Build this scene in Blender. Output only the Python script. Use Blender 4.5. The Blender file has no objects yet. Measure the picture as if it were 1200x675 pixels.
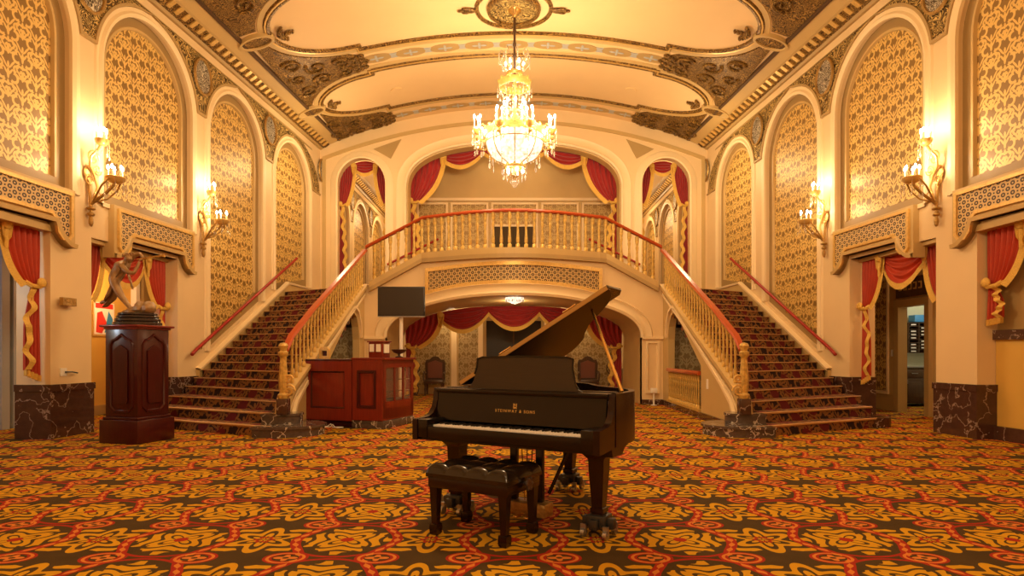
import bpy, bmesh, math, random
from math import sin, cos, pi, sqrt, atan2, radians
from mathutils import Vector, Matrix
from mathutils.geometry import delaunay_2d_cdt
random.seed(7)
SC = bpy.context.scene
COL = SC.collection
# ---------------------------------------------------------------- camera, world, lights, exposure
cd = bpy.data.cameras.new('camera'); cam = bpy.data.objects.new('camera', cd); COL.objects.link(cam)
cam.location = (0, 0, 1.25); cam.rotation_euler = (pi/2, 0, 0)
cd.sensor_width = 36; cd.lens = 36*720/1200; cd.shift_x = -2/1200; cd.shift_y = 77.5/1200
cd.clip_end = 120; SC.camera = cam
SC.view_settings.view_transform = 'Standard'; SC.view_settings.look = 'None'
SC.view_settings.gamma = 1; SC.view_settings.use_curve_mapping = False
SC.view_settings.exposure = 0.38
w = bpy.data.worlds.new('world'); SC.world = w; w.use_nodes = True
w.node_tree.nodes['Background'].inputs[0].default_value = (1, .72, .42, 1)
w.node_tree.nodes['Background'].inputs[1].default_value = .15
WARM = (1, .74, .42); WARM2 = (1, .62, .30)
def lamp(name, loc, e, col=WARM, r=.1):
    l = bpy.data.lights.new(name, 'POINT'); l.energy = e; l.color = col; l.shadow_soft_size = r
    o = bpy.data.objects.new(name, l); o.location = loc; COL.objects.link(o); return o
# the chandelier's own glow
for k in range(5):
    a = 2*pi*k/5+.3
    lamp('chandelier_lamp', (1.2*cos(a), 13.8+1.2*sin(a), 6.35), 92, WARM, .12)
lamp('chandelier_lamp', (0, 12.9, 7.3), 10, WARM, .12); lamp('chandelier_lamp', (0, 14.7, 7.3), 10, WARM, .12)
# added soft fill standing in for unseen chandeliers, behind and above the viewpoint
for x, y, z, e in ((-2.0, .5, 5.2, 130), (2.0, .5, 5.2, 130), (0, -4, 6.0, 380), (0, 7.6, 5.9, 400)):
    lamp('hall_fill', (x, y, z), e, WARM, .6)
# upper lounge, side galleries, lobby under the stairs, corridors
lamp('lounge_lamp', (0, 19.95, 8.2), 26, WARM, .3)
for s in (-1, 1):
    lamp('gallery_lamp', (s*4.9, 22.5, 7.2), 85, WARM, .3); lamp('gallery_lamp', (s*4.9, 27, 7.2), 80, WARM, .3)
    lamp('landing_fill', (s*4.9, 17.0, 6.4), 85, WARM, .3)  # added fill brightening the landing and stairs, no fixture hangs here
    lamp('lobby_lamp', (s*1.9, 18.7, 2.55), 26, WARM, .15)
    lamp('stair_closet_lamp', (s*5.0, 14.2, 1.6), 6, WARM, .1)
lamp('lobby_lamp', (0, 16.2, 2.45), 26, WARM, .15)
lamp('corridor_light', (-7.8, 12.4, 2.7), 45, WARM2, .15)
lamp('corridor_light', (-8.3, 7.6, 2.4), 40, (.62, .78, 1), .2)  # added cool light standing in for daylight from the entrance doors
lamp('corridor_light', (7.75, 10.4, 2.8), 28, WARM2, .15)
lamp('mail_room_lamp', (9.6, 13.4, 2.55), 34, (1, .93, .75), .2)

# ---------------------------------------------------------------- materials
class N:
    """tiny expression builder over shader math nodes"""
    def __init__(s, nt): s.nt = nt
    def m(s, op, *a):
        n = s.nt.nodes.new('ShaderNodeMath'); n.operation = op
        for i, v in enumerate(a):
            if isinstance(v, X): s.nt.links.new(v.k, n.inputs[i])
            else: n.inputs[i].default_value = v
        return X(s, n.outputs[0])
    def sin(s, a): return s.m('SINE', a)
    def cos(s, a): return s.m('COSINE', a)
    def sqrt(s, a): return s.m('SQRT', a)
    def abs(s, a): return s.m('ABSOLUTE', a)
    def fr(s, a): return s.m('FRACT', a)
    def at2(s, a, b): return s.m('ARCTAN2', a, b)
    def lt(s, a, b): return s.m('LESS_THAN', a, b)
    def gt(s, a, b): return s.m('GREATER_THAN', a, b)
    def mx(s, a, b): return s.m('MAXIMUM', a, b)
class X:
    def __init__(s, n, k): s.n = n; s.k = k
    def __add__(s, o): return s.n.m('ADD', s, o)
    def __radd__(s, o): return s.n.m('ADD', o, s)
    def __sub__(s, o): return s.n.m('SUBTRACT', s, o)
    def __rsub__(s, o): return s.n.m('SUBTRACT', o, s)
    def __mul__(s, o): return s.n.m('MULTIPLY', s, o)
    def __rmul__(s, o): return s.n.m('MULTIPLY', o, s)
    def __truediv__(s, o): return s.n.m('DIVIDE', s, o)

def damask(M, x, y, P=.58, Q=.76):
    out = None
    for ox, oy in ((0., 0.), (.5, .5)):
        a = M.abs((M.fr(x/P+ox)-.5)*.58)
        b = (M.fr(y/Q+oy)-.5)*.76
        def arc(cx, cy, r, w, side):
            w = w*1.25
            dx = a-cx; dy = b-cy
            d = M.abs(M.sqrt(dx*dx+dy*dy)-r)
            return M.lt(d, w)*M.gt(dx*side[0]+dy*side[1], -side[2])
        def leaf(cx, cy, rx, ry, sl):
            dx = a-cx; dy = b-cy; dx = dx+dy*sl
            return M.lt(dx*dx/(rx*rx)+dy*dy/(ry*ry), 1.25)
        m = arc(.115, .02, .078, .019, (1., -.3, .03))
        for e in (arc(.06, -.17, .06, .016, (1., .6, .02)), arc(.17, .19, .055, .015, (-1., .5, .02)),
                  leaf(0., .06, .024, .085, 0.), leaf(.05, .1, .02, .055, -.6), leaf(0., -.1, .02, .05, 0.),
                  leaf(0., -.27, .028, .085, 0.), leaf(.05, -.275, .02, .06, -.55), leaf(.085, -.3, .018, .035, -1.2),
                  leaf(.05, .2, .018, .045, -.8), leaf(.035, -.2, .02, .03, .4), leaf(.0, .22, .02, .05, 0.),
                  leaf(.2, -.12, .02, .06, .7), leaf(.13, .115, .016, .045, .9), leaf(.1, -.1, .013, .04, 1.1), leaf(.2, .03, .014, .035, -.5)):
            m = M.mx(m, e)
        out = m if out is None else M.mx(out, m)
    return out
def carpet(M, x, y):
    P, Q = 1.12, .74
    a = M.fr(x/P+.5)-.5; b = M.fr(y/Q+.5)-.5
    X_ = a*P; Y = b*Q
    r = M.sqrt(X_*X_+Y*Y); th = M.at2(Y, X_)
    xb = M.abs(M.abs(X_)-(M.cos(y*(6.28318/Q))*.06+.275))
    ring = M.mx(M.lt(xb, .036), M.lt(M.abs(r-.35), .014))
    dash = M.lt(M.abs(xb+M.sin(y*62.)*.010), .011)
    c4 = M.cos(th*4)
    R = c4*.03+M.cos(th*12)*.03+M.cos(th*20+1.)*.02+.262
    fl = M.lt(r, R)*M.gt(M.sin(c4*3.2+r*62), -.55)
    core = M.lt(r, .045)
    X2 = (M.fr(x/P)-.5)*P
    r2 = M.sqrt(X2*X2+Y*Y); t2 = M.at2(Y, X2)
    s2 = M.sin(r2*48+M.cos(t2*6)*2.6+M.cos(t2*2)*1.2)
    sec = M.gt(s2, -.15)*M.lt(r2, M.cos(t2*8)*.035+M.cos(t2*4)*-.03+.275)
    c2 = M.lt(M.abs(r2-.05-M.cos(t2*6)*.012), .013)
    X3 = (M.fr(x/P*2)-.5)*P*.5; Y3 = (M.fr(y/Q)-.5)*Q
    r3 = M.sqrt(X3*X3+Y3*Y3*1.6); t3 = M.at2(Y3, X3)
    q3 = M.abs(r3-.11)
    ov = M.lt(q3, .028); ovd = M.lt(q3, .01)
    ovc = M.lt(r3, M.cos(t3*4)*.02+.055)*M.gt(r3, .02)
    wv = M.abs(Y3)
    inside = M.lt(r, .31); ovin = 1-M.lt(r3, .08)
    fb = ovin*(1-inside)
    red = M.mx(ring*ovin, ov)
    org = M.mx(M.mx(dash*ovin, ovd), ovc)
    yel = M.mx(fl, sec*(1-M.mx(inside, red)))
    k = M.mx(core, c2)
    return yel*(1-ring)*(1-k), M.mx(red, k), org

MATS = {}
def newmat(name):
    m = bpy.data.materials.new(name); m.use_nodes = True; MATS[name] = m
    nt = m.node_tree; return m, nt, nt.nodes['Principled BSDF']
def mixc(nt, fac, a, b):
    n = nt.nodes.new('ShaderNodeMix'); n.data_type = 'RGBA'
    nt.links.new(fac, n.inputs[0])
    for v, i in ((a, 6), (b, 7)):
        if isinstance(v, tuple): n.inputs[i].default_value = (*v, 1)
        else: nt.links.new(v, n.inputs[i])
    return n.outputs[2]
def coords(nt):
    t = nt.nodes.new('ShaderNodeTexCoord'); s = nt.nodes.new('ShaderNodeSeparateXYZ'); nt.links.new(t.outputs['Object'], s.inputs[0])
    n = N(nt); return n, X(n, s.outputs[0]), X(n, s.outputs[1]), X(n, s.outputs[2]), t.outputs['Object']
def noise(nt, vec, scale, detail=3, stretch=None):
    if stretch:
        mp = nt.nodes.new('ShaderNodeMapping'); mp.inputs['Scale'].default_value = stretch; nt.links.new(vec, mp.inputs[0]); vec = mp.outputs[0]
    n = nt.nodes.new('ShaderNodeTexNoise'); n.inputs['Scale'].default_value = scale; n.inputs['Detail'].default_value = detail
    nt.links.new(vec, n.inputs['Vector']); return n.outputs['Fac']
def bump(nt, b, h, st, dist=.02):
    n = nt.nodes.new('ShaderNodeBump'); n.inputs['Strength'].default_value = st; n.inputs['Distance'].default_value = dist
    nt.links.new(h, n.inputs['Height']); nt.links.new(n.outputs[0], b.inputs['Normal'])
def plain(name, c, rough=.5, metal=0, var=.0, vs=3, coat=0, bmp=0, bs=40):
    m, nt, b = newmat(name)
    b.inputs['Base Color'].default_value = (*c, 1); b.inputs['Roughness'].default_value = rough; b.inputs['Metallic'].default_value = metal
    b.inputs['Coat Weight'].default_value = coat
    _, _, _, _, v = coords(nt)
    f = noise(nt, v, vs)
    d = tuple(q*(1-var) for q in c)
    nt.links.new(mixc(nt, f, tuple(min(1, q*(1+var*.6)) for q in c), d), b.inputs['Base Color'])
    if bmp: bump(nt, b, noise(nt, v, bs), bmp)
    return m
def glow(name, c, e):
    m, nt, b = newmat(name); b.inputs['Base Color'].default_value = (*c, 1)
    b.inputs['Emission Color'].default_value = (*c, 1); b.inputs['Emission Strength'].default_value = e; return m
def pattern(name, ax, bg, fg, P=.46, Q=.60, rough=.5, metal=.0):
    m, nt, b = newmat(name); M, x, y, z, v = coords(nt)
    u, t = {'YZ': (y, z), 'XZ': (x, z), 'S': (x, y+z)}[ax]
    k = damask(M, u, t, P, Q)
    n2 = noise(nt, v, 60, 2)
    fg2 = mixc(nt, n2, fg, tuple(q*.72 for q in fg))
    nt.links.new(mixc(nt, k.k, bg, fg2), b.inputs['Base Color'])
    b.inputs['Roughness'].default_value = rough; b.inputs['Metallic'].default_value = metal
    bump(nt, b, k.k, .25, .01); return m

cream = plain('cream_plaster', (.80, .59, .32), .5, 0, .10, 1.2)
creaml = plain('pale_cream_plaster', (.86, .67, .39), .45, 0, .06, 1.5)
taupe = plain('taupe_plaster', (.44, .29, .11), .5, 0, .10, 2)
taupe3 = plain('olive_taupe_plaster', (.34, .215, .075), .5, 0, .10, 2)
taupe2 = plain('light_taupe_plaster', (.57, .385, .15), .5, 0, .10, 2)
ceilm = plain('ceiling_plaster', (.80, .56, .28), .6, 0, .08, 1)
yellowp = plain('yellow_wall_paint', (.66, .40, .08), .5, 0, .05, 2)
greyp = plain('grey_paint', (.42, .43, .42), .35, 0, .12, 3)
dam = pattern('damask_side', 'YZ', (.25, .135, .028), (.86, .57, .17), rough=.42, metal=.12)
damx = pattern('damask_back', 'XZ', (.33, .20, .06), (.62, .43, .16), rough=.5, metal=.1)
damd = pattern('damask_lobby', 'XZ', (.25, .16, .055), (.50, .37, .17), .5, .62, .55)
stairc = None
def mk_stair():
    m, nt, b = newmat('stair_carpet'); M, x, y, z, v = coords(nt)
    t = y+z
    k = damask(M, x, t, .60, .62)
    blob = M.gt(M.cos(x*(2*pi/.66)+pi*.0)*M.cos(t*(2*pi/.62))+M.cos(x*(4*pi/.66))*.35, .15)
    c = mixc(nt, blob.k, (.022, .006, .006), (.13, .007, .010))
    c = mixc(nt, k.k, c, (.27, .12, .03))
    blob2 = M.gt(M.cos(x*(2*pi/.66))*M.cos(t*(2*pi/.62)), .55)
    c = mixc(nt, blob2.k, c, (.14, .008, .012))
    nt.links.new(c, b.inputs['Base Color']); b.inputs['Roughness'].default_value = .9
    bump(nt, b, noise(nt, v, 180, 2), .3); return m
stairc = mk_stair()
def mk_carpet():
    m, nt, b = newmat('hall_carpet'); M, x, y, z, v = coords(nt)
    # slight unevenness of the weave
    yl, rd, og = carpet(M, x, y+.30)
    c = mixc(nt, noise(nt, v, 5), (.090, .052, .016), (.052, .032, .011))
    c = mixc(nt, yl.k, c, mixc(nt, noise(nt, v, 2.5), (.66, .345, .014), (.52, .255, .010)))
    c = mixc(nt, rd.k, c, (.34, .026, .012)); c = mixc(nt, og.k, c, (.62, .20, .035))
    nt.links.new(c, b.inputs['Base Color']); b.inputs['Roughness'].default_value = .95
    b.inputs['Specular IOR Level'].default_value = .1
    bump(nt, b, noise(nt, v, 220, 2), .4); return m
floorm = mk_carpet()
def mk_lattice(name, ax):
    m, nt, b = newmat(name); M, x, y, z, v = coords(nt)
    u = (y if ax == 'Y' else x)/.15; t = z/.13
    out = None
    for o in (0., .5):
        a = M.fr(u+o)-.5; c = M.fr(t+o)-.5
        r = M.sqrt(a*a+c*c)
        e = M.lt(M.abs(r-.33), .085)
        e = M.mx(e, M.lt(r, .09))
        out = e if out is None else M.mx(out, e)
    nt.links.new(mixc(nt, out.k, (.05, .025, .01), (.62, .42, .17)), b.inputs['Base Color'])
    b.inputs['Roughness'].default_value = .5; bump(nt, b, out.k, .6, .02); return m
latY = mk_lattice('fretwork_side', 'Y'); latX = mk_lattice('fretwork_front', 'X')
def mk_marble(name, base, vein, vs=2.5, th=.025, rough=.12):
    m, nt, b = newmat(name); M, x, y, z, v = coords(nt)
    n1 = X(M, noise(nt, v, vs, 8)); n2 = X(M, noise(nt, v, vs*4, 4))
    k = M.lt(M.abs(n1-.5), n2*th*1.6)
    c = mixc(nt, n2.k, base, tuple(q*.45 for q in base)); c = mixc(nt, k.k, c, vein)
    nt.links.new(c, b.inputs['Base Color']); b.inputs['Roughness'].default_value = rough; return m
marb = mk_marble('dark_red_marble', (.10, .045, .03), (.30, .21, .16), 3.2, .012)
marbg = mk_marble('grey_veined_marble', (.13, .095, .08), (.5, .43, .36), 4, .015)
def mk_wood(name, a, c, rough=.25, coat=.5, st=(12, 12, 1), sc=3):
    m, nt, b = newmat(name); _, _, _, _, v = coords(nt)
    f = noise(nt, v, sc, 6, st)
    nt.links.new(mixc(nt, f, a, c), b.inputs['Base Color'])
    b.inputs['Roughness'].default_value = rough; b.inputs['Coat Weight'].default_value = coat; b.inputs['Coat Roughness'].default_value = .12; b.inputs['Specular IOR Level'].default_value = .35; return m
mahog = mk_wood('mahogany', (.27, .030, .012), (.12, .012, .007), .32, .2)
mahogd = mk_wood('dark_mahogany', (.075, .008, .007), (.03, .004, .004), .28, .25)
railm = mk_wood('polished_red_rail', (.50, .085, .018), (.36, .05, .012), .3, .4, (3, 3, 3))
raild = mk_wood('dark_red_rail', (.38, .018, .010), (.26, .012, .008), .4, .1, (3, 3, 3))
ebony = mk_wood('ebonised_wood', (.010, .0055, .004), (.005, .003, .0025), .25, .12)
ebonyr = mk_wood('ebonised_wood_red_cast', (.022, .0065, .005), (.009, .0035, .003), .25, .15)
deskm = mk_wood('satin_music_desk', (.045, .028, .014), (.028, .018, .010), .40, .1, (2, 2, 30))
oakd = mk_wood('dark_oak', (.11, .055, .025), (.05, .025, .012), .4, .2)
goldp = plain('gold_paint', (.78, .50, .15), .35, .35, .35, 25)
goldd = plain('antique_gold', (.50, .30, .09), .35, .6, .5, 20, bmp=.6)
brass = plain('brass', (.80, .52, .18), .25, .9, .15, 10)
balm = plain('gilded_baluster', (.74, .45, .11), .4, .2, .7, 22, bmp=.5, bs=50)
def mk_relief(name, a, b_, sc=5):
    m, nt, b = newmat(name); M, x, y, z, v = coords(nt)
    n1 = nt.nodes.new('ShaderNodeTexNoise'); n1.inputs['Scale'].default_value = sc; n1.inputs['Detail'].default_value = 1; n1.inputs['Distortion'].default_value = 2.6
    nt.links.new(v, n1.inputs['Vector'])
    k = M.sin(X(M, n1.outputs['Fac'])*46.)
    kk = M.m('SMOOTH_MIN', M.mx(k*1.1+.35, 0.), 1., .1)
    nt.links.new(mixc(nt, kk.k, a, b_), b.inputs['Base Color']); b.inputs['Roughness'].default_value = .4; b.inputs['Metallic'].default_value = .3
    bump(nt, b, kk.k, .9, .04); return m
relief = mk_relief('bronze_relief', (.085, .038, .008), (.46, .26, .06), 4.5)
relief2 = mk_relief('gilded_relief', (.09, .05, .014), (.78, .54, .18), 3.2)
silver = mk_relief('silvered_relief', (.10, .07, .04), (.85, .78, .62), 5)
velvet = plain('crimson_velvet', (.36, .008, .008), .65, 0, .30, 4)
velvet.node_tree.nodes['Principled BSDF'].inputs['Sheen Weight'].default_value = .3
velvet2 = plain('rust_red_velvet', (.50, .045, .012), .6, 0, .30, 4)
fringe = plain('gold_fringe', (.86, .52, .10), .55, .1, .35, 60, bmp=.5, bs=160)
black = plain('black_plastic', (.012, .011, .012), .3)
screen = plain('dark_screen', (.03, .024, .02), .22)
steel = plain('steel', (.45, .45, .46), .3, .9)
white = plain('white_paint', (.85, .80, .70), .4)
ivory = plain('ivory_keys', (.83, .80, .77), .25)
candle = plain('ivory_candle_sleeve', (.9, .78, .55), .4)
leather = plain('black_leather', (.012, .008, .006), .22, 0, .2, 8, coat=.3)
bronze = plain('bronze', (.38, .23, .10), .42, .35, .45, 14, bmp=.3, bs=30)
greenw = plain('pale_green_wall', (.72, .72, .52), .5)
blue = plain('blue_card', (.05, .25, .55), .5)
redcard = plain('red_card', (.65, .04, .03), .5)
nosing = plain('worn_gold_nosing', (.55, .30, .10), .5, .1, .2, 20)
bulb = glow('lit_bulb', (1, .90, .74), 34)
bulbs = glow('lit_sconce_bulb', (1, .90, .74), 30)
bowlm = glow('lit_crystal_bowl', (1, .86, .66), .9)
bowlm.node_tree.nodes['Principled BSDF'].inputs['Roughness'].default_value = .15
def mk_bowl():
    nt = bowlm.node_tree; b = nt.nodes['Principled BSDF']; M, x, y, z, v = coords(nt)
    vo = nt.nodes.new('ShaderNodeTexVoronoi'); vo.inputs['Scale'].default_value = 16; nt.links.new(v, vo.inputs['Vector'])
    nt.links.new((X(M, vo.outputs['Distance'])*-1.3+1.5).k, b.inputs['Emission Strength'])
mk_bowl()
def mk_crystal():
    m, nt, b = newmat('crystal'); b.inputs['Base Color'].default_value = (1, .93, .82, 1)
    b.inputs['Transmission Weight'].default_value = .75; b.inputs['Roughness'].default_value = .03; b.inputs['IOR'].default_value = 1.6; return m
crystal = mk_crystal()
glass = mk_crystal(); glass.name = 'glass'
glass.node_tree.nodes['Principled BSDF'].inputs['Transmission Weight'].default_value = .95
glass.node_tree.nodes['Principled BSDF'].inputs['IOR'].default_value = 1.1

# ---------------------------------------------------------------- mesh helpers
OFF = {}
def tag(o, label=None, cat=None, group=None, kind=None):
    if label: o['label'] = label
    if cat: o['category'] = cat
    if group: o['group'] = group
    if kind: o['kind'] = kind
    return o
def root(name, loc, label, cat, group=None, rz=0, local=False):
    o = bpy.data.objects.new(name, None); COL.objects.link(o); o.location = loc; o.rotation_euler = (0, 0, rz)
    o.empty_display_size = .2
    OFF[o.name] = Vector((0, 0, 0)) if local else Vector(loc)
    return tag(o, label, cat, group)
def copyobj(o, parent=None, loc=None, deep=True):
    c = o.copy(); COL.objects.link(c); c.parent = parent
    if loc is not None: c.location = loc
    OFF[c.name] = OFF.get(o.name, Vector())
    if deep:
        for ch in list(o.children): copyobj(ch, c)
    return c
I3 = lambda x, y, z: (x, y, z)
class MB:
    def __init__(s, fm=None): s.v = []; s.f = []; s.fm = fm or I3
    def add(s, vs, fs):
        b = len(s.v); s.v += [tuple(s.fm(*p)) for p in vs]; s.f += [tuple(i+b for i in q) for q in fs]; return s
    def box(s, x0, x1, y0, y1, z0, z1):
        vs = [(x, y, z) for z in (z0, z1) for y in (y0, y1) for x in (x0, x1)]
        return s.add(vs, [(0, 2, 3, 1), (4, 5, 7, 6), (0, 1, 5, 4), (2, 6, 7, 3), (0, 4, 6, 2), (1, 3, 7, 5)])
    def bbox(s, x0, x1, y0, y1, z0, z1, b=.01):
        """box with chamfered edges"""
        bm = bmesh.new(); bmesh.ops.create_cube(bm, size=1)
        for q in bm.verts: q.co = Vector((x0+(q.co.x+.5)*(x1-x0), y0+(q.co.y+.5)*(y1-y0), z0+(q.co.z+.5)*(z1-z0)))
        bmesh.ops.bevel(bm, geom=bm.edges[:], offset=b, segments=2, affect='EDGES', profile=.5)
        bm.verts.index_update()
        s.add([tuple(q.co) for q in bm.verts], [tuple(q.index for q in f.verts) for f in bm.faces]); bm.free(); return s
    def lathe(s, prof, c=(0, 0, 0), n=16, square=False, caps=True):
        vs = []; fs = []
        m = len(prof)
        for r, z in prof:
            for k in range(n):
                a = 2*pi*(k+.5)/n
                vs.append((c[0]+r*cos(a), c[1]+r*sin(a), c[2]+z))
        for i in range(m-1):
            for k in range(n):
                k2 = (k+1) % n
                fs.append((i*n+k, i*n+k2, (i+1)*n+k2, (i+1)*n+k))
        if caps:
            fs.append(tuple(range(n))[::-1]); fs.append(tuple(range((m-1)*n, m*n)))
        return s.add(vs, fs)
    def tube(s, path, r, n=8, closed=False):
        P = [Vector(p) for p in path]; m = len(P)
        R = r if isinstance(r, (list, tuple)) else [r]*m
        vs = []; up = None
        for i in range(m):
            a = P[(i-1) % m] if (i > 0 or closed) else P[0]; b = P[(i+1) % m] if (i < m-1 or closed) else P[-1]
            t = (b-a).normalized() if (b-a).length > 1e-9 else Vector((0, 0, 1))
            if up is None: up = Vector((0, 0, 1)) if abs(t.z) < .9 else Vector((1, 0, 0))
            e1 = (up-t*up.dot(t)).normalized(); up = e1; e2 = t.cross(e1)
            for k in range(n):
                an = 2*pi*k/n; vs.append(tuple(P[i]+(e1*cos(an)+e2*sin(an))*R[i]))
        fs = []
        for i in range(m if closed else m-1):
            j = (i+1) % m
            for k in range(n):
                k2 = (k+1) % n; fs.append((i*n+k, i*n+k2, j*n+k2, j*n+k))
        if not closed: fs += [tuple(range(n))[::-1], tuple(range((m-1)*n, m*n))]
        return s.add(vs, fs)
    def ball(s, c, rx, ry=None, rz=None, n=10):
        ry = ry or rx; rz = rz or rx; pr = []
        vs = []; fs = []; m = max(4, n//2+1)
        for i in range(m+1):
            t = pi*i/m
            for k in range(n):
                a = 2*pi*k/n; vs.append((c[0]+rx*sin(t)*cos(a), c[1]+ry*sin(t)*sin(a), c[2]-rz*cos(t)))
        for i in range(m):
            for k in range(n):
                k2 = (k+1) % n; fs.append((i*n+k, i*n+k2, (i+1)*n+k2, (i+1)*n+k))
        return s.add(vs, fs)
    def rail(s, path, prof, closed=False):
        """sweep a (side, up) profile along a 3-D path, side kept horizontal"""
        P = [Vector(p) for p in path]; m = len(P); n = len(prof); vs = []
        def side(t):
            h = Vector((t.x, t.y, 0)); h = h.normalized() if h.length > 1e-6 else Vector((1, 0, 0)); return Vector((h.y, -h.x, 0))
        for i in range(m):
            ts = []
            if i > 0: ts.append(side(P[i]-P[i-1]))
            if i < m-1: ts.append(side(P[i+1]-P[i]))
            d = sum(ts, Vector()); d.normalize(); d = d/max(.35, d.dot(ts[0]))
            for a, b in prof: vs.append(tuple(P[i]+d*a+Vector((0, 0, b))))
        fs = []
        for i in range(m-1):
            for k in range(n):
                k2 = (k+1) % n; fs.append((i*n+k, i*n+k2, (i+1)*n+k2, (i+1)*n+k))
        fs += [tuple(range(n))[::-1], tuple(range((m-1)*n, m*n))]
        return s.add(vs, fs)
    def sweep(s, path, prof, closed=False):
        """sweep a (offset along left normal, n) profile along a 2-D path in the (u, z) plane"""
        m = len(path); n = len(prof); vs = []
        P = [Vector(p) for p in path]
        def nl(a, b):
            d = (b-a).normalized(); return Vector((-d.y, d.x))
        for i in range(m):
            ts = []
            if i > 0 or closed: ts.append(nl(P[i-1], P[i]))
            if i < m-1 or closed: ts.append(nl(P[i], P[(i+1) % m]))
            d = sum(ts, Vector((0, 0))); d.normalize(); d = d/max(.4, d.dot(ts[0]))
            for t, h in prof: vs.append((P[i].x+d.x*t, P[i].y+d.y*t, h))
        fs = []
        for i in range(m if closed else m-1):
            j = (i+1) % m
            for k in range(n-1): fs.append((i*n+k, i*n+k+1, j*n+k+1, j*n+k))
        return s.add(vs, fs)
    def plate(s, outer, holes=(), n0=0, n1=.05, cuts=()):
        loops = [outer]+list(holes); flat = [p for l in loops for p in l]
        ed = []; k0 = 0
        for l in loops:
            ed += [(k0+i, k0+(i+1) % len(l)) for i in range(len(l))]; k0 += len(l)
        flat, _, tris, *_ = delaunay_2d_cdt([Vector((p[0], p[1])) for p in flat], ed, [], 0, 1e-5)
        def inside(t):
            x = sum(flat[i][0] for i in t)/3; y = sum(flat[i][1] for i in t)/3; c = False
            for l in loops:
                for i in range(len(l)):
                    (x0, y0), (x1, y1) = l[i-1][:2], l[i][:2]
                    if (y0 > y) != (y1 > y) and x < (x1-x0)*(y-y0)/(y1-y0)+x0: c = not c
            return c
        tris = [t for t in tris if inside(t)]
        bm = bmesh.new(); V = [bm.verts.new((p[0], p[1], n1)) for p in flat]
        for t in tris:
            try: bm.faces.new([V[i] for i in t])
            except ValueError: pass
        for c in cuts:
            bmesh.ops.bisect_plane(bm, geom=bm.verts[:]+bm.edges[:]+bm.faces[:], plane_co=(c, 0, 0), plane_no=(1, 0, 0))
        r = bmesh.ops.extrude_face_region(bm, geom=bm.faces[:])
        for q in r['geom']:
            if isinstance(q, bmesh.types.BMVert): q.co.z = n0
        bm.verts.index_update()
        s.add([tuple(q.co) for q in bm.verts], [tuple(q.index for q in f.verts) for f in bm.faces]); bm.free(); return s
    def sheet(s, fn, na, nb):
        vs = [fn(i/na, j/nb) for j in range(nb+1) for i in range(na+1)]
        return s.add(vs, [(j*(na+1)+i, j*(na+1)+i+1, (j+1)*(na+1)+i+1, (j+1)*(na+1)+i) for j in range(nb) for i in range(na)])
    def build(s, name, mat, parent=None, smooth=40, recalc=True, origin=True):
        vs = s.v
        if parent is not None: off = OFF.get(parent.name, Vector())
        elif origin:
            xs, ys, zs = zip(*vs); off = Vector(((min(xs)+max(xs))/2, (min(ys)+max(ys))/2, min(zs)))
        else: off = Vector()
        me = bpy.data.meshes.new(name)
        me.from_pydata([(a-off.x, b-off.y, c-off.z) for a, b, c in vs], [], s.f); me.validate()
        if recalc:
            bm = bmesh.new(); bm.from_mesh(me); bmesh.ops.recalc_face_normals(bm, faces=bm.faces[:]); bm.to_mesh(me); bm.free()
        if mat: me.materials.append(mat)
        if smooth:
            me.shade_smooth(); me.set_sharp_from_angle(angle=radians(smooth))
        o = bpy.data.objects.new(name, me); COL.objects.link(o)
        if parent is not None: o.parent = parent; OFF[o.name] = off
        else: o.location = off if origin else (0, 0, 0); OFF[o.name] = off
        return o
def struct(name, mb, mat, parent=None, **k):
    o = mb.build(name, mat, parent, origin=False, **k)
    if parent is None: o['kind'] = 'structure'
    return o
def rect(a, b, c, d): return [(a, c), (b, c), (b, d), (a, d)]
def arch(c, a, z0, zs, h, e=2., n=28, z0b=None):
    pts = [(c-a, z0)]
    for i in range(n+1):
        t = pi-pi*i/n; x = cos(t); y = sin(t)
        pts.append((c+a*math.copysign(abs(x)**(2/e), x), zs+h*abs(y)**(2/e)))
    pts.append((c+a, z0 if z0b is None else z0b)); return pts
HALF = [(0, 0), (0, .5)]
def prof(w, h, base=0):
    """rounded moulding w wide, h proud"""
    return [(0, base), (0, base+h*.5), (w*.2, base+h), (w*.55, base+h), (w*.7, base+h*.6), (w, base+h*.55), (w, base)]

# ---------------------------------------------------------------- the hall's geometry
def W(d): return 7.45-.069*min(d, 19.4)
def wm(s): return lambda u, z, n: (s*(W(u)-n), u, z)
def crown(Y): return 7.82
def CZ(x, y): return 7.82+1.2*(1-(x/W(y))**2)
def cm(x, y, n): return (x, y, CZ(x, y)-n)
ZL = 2.95      # landing
ZM = 3.66      # mezzanine
DF = 15.2      # front wall under the mezzanine
DB = 19.4      # back wall
def zso(u): return .62+.53*(u-12.35)        # stair line along the side walls

floor = MB().box(-9.6, 11, -7, 22, -.1, 0); struct('floor', floor, floorm, smooth=0)
f2 = MB()
for s in (-1, 1): f2.add([(s*3.2, DF+.15, ZL-.01), (s*6.6, 16.9, ZL-.01), (s*6.6, 30, ZL-.01), (s*3.2, 30, ZL-.01), (s*3.2, DF+.15, ZL-.15), (s*6.6, 16.9, ZL-.15), (s*6.6, 30, ZL-.15), (s*3.2, 30, ZL-.15)], [(0, 1, 2, 3), (4, 7, 6, 5), (0, 4, 5, 1), (1, 5, 6, 2), (2, 6, 7, 3), (3, 7, 4, 0)])
struct('floor_landing', f2, stairc, smooth=0)

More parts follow.
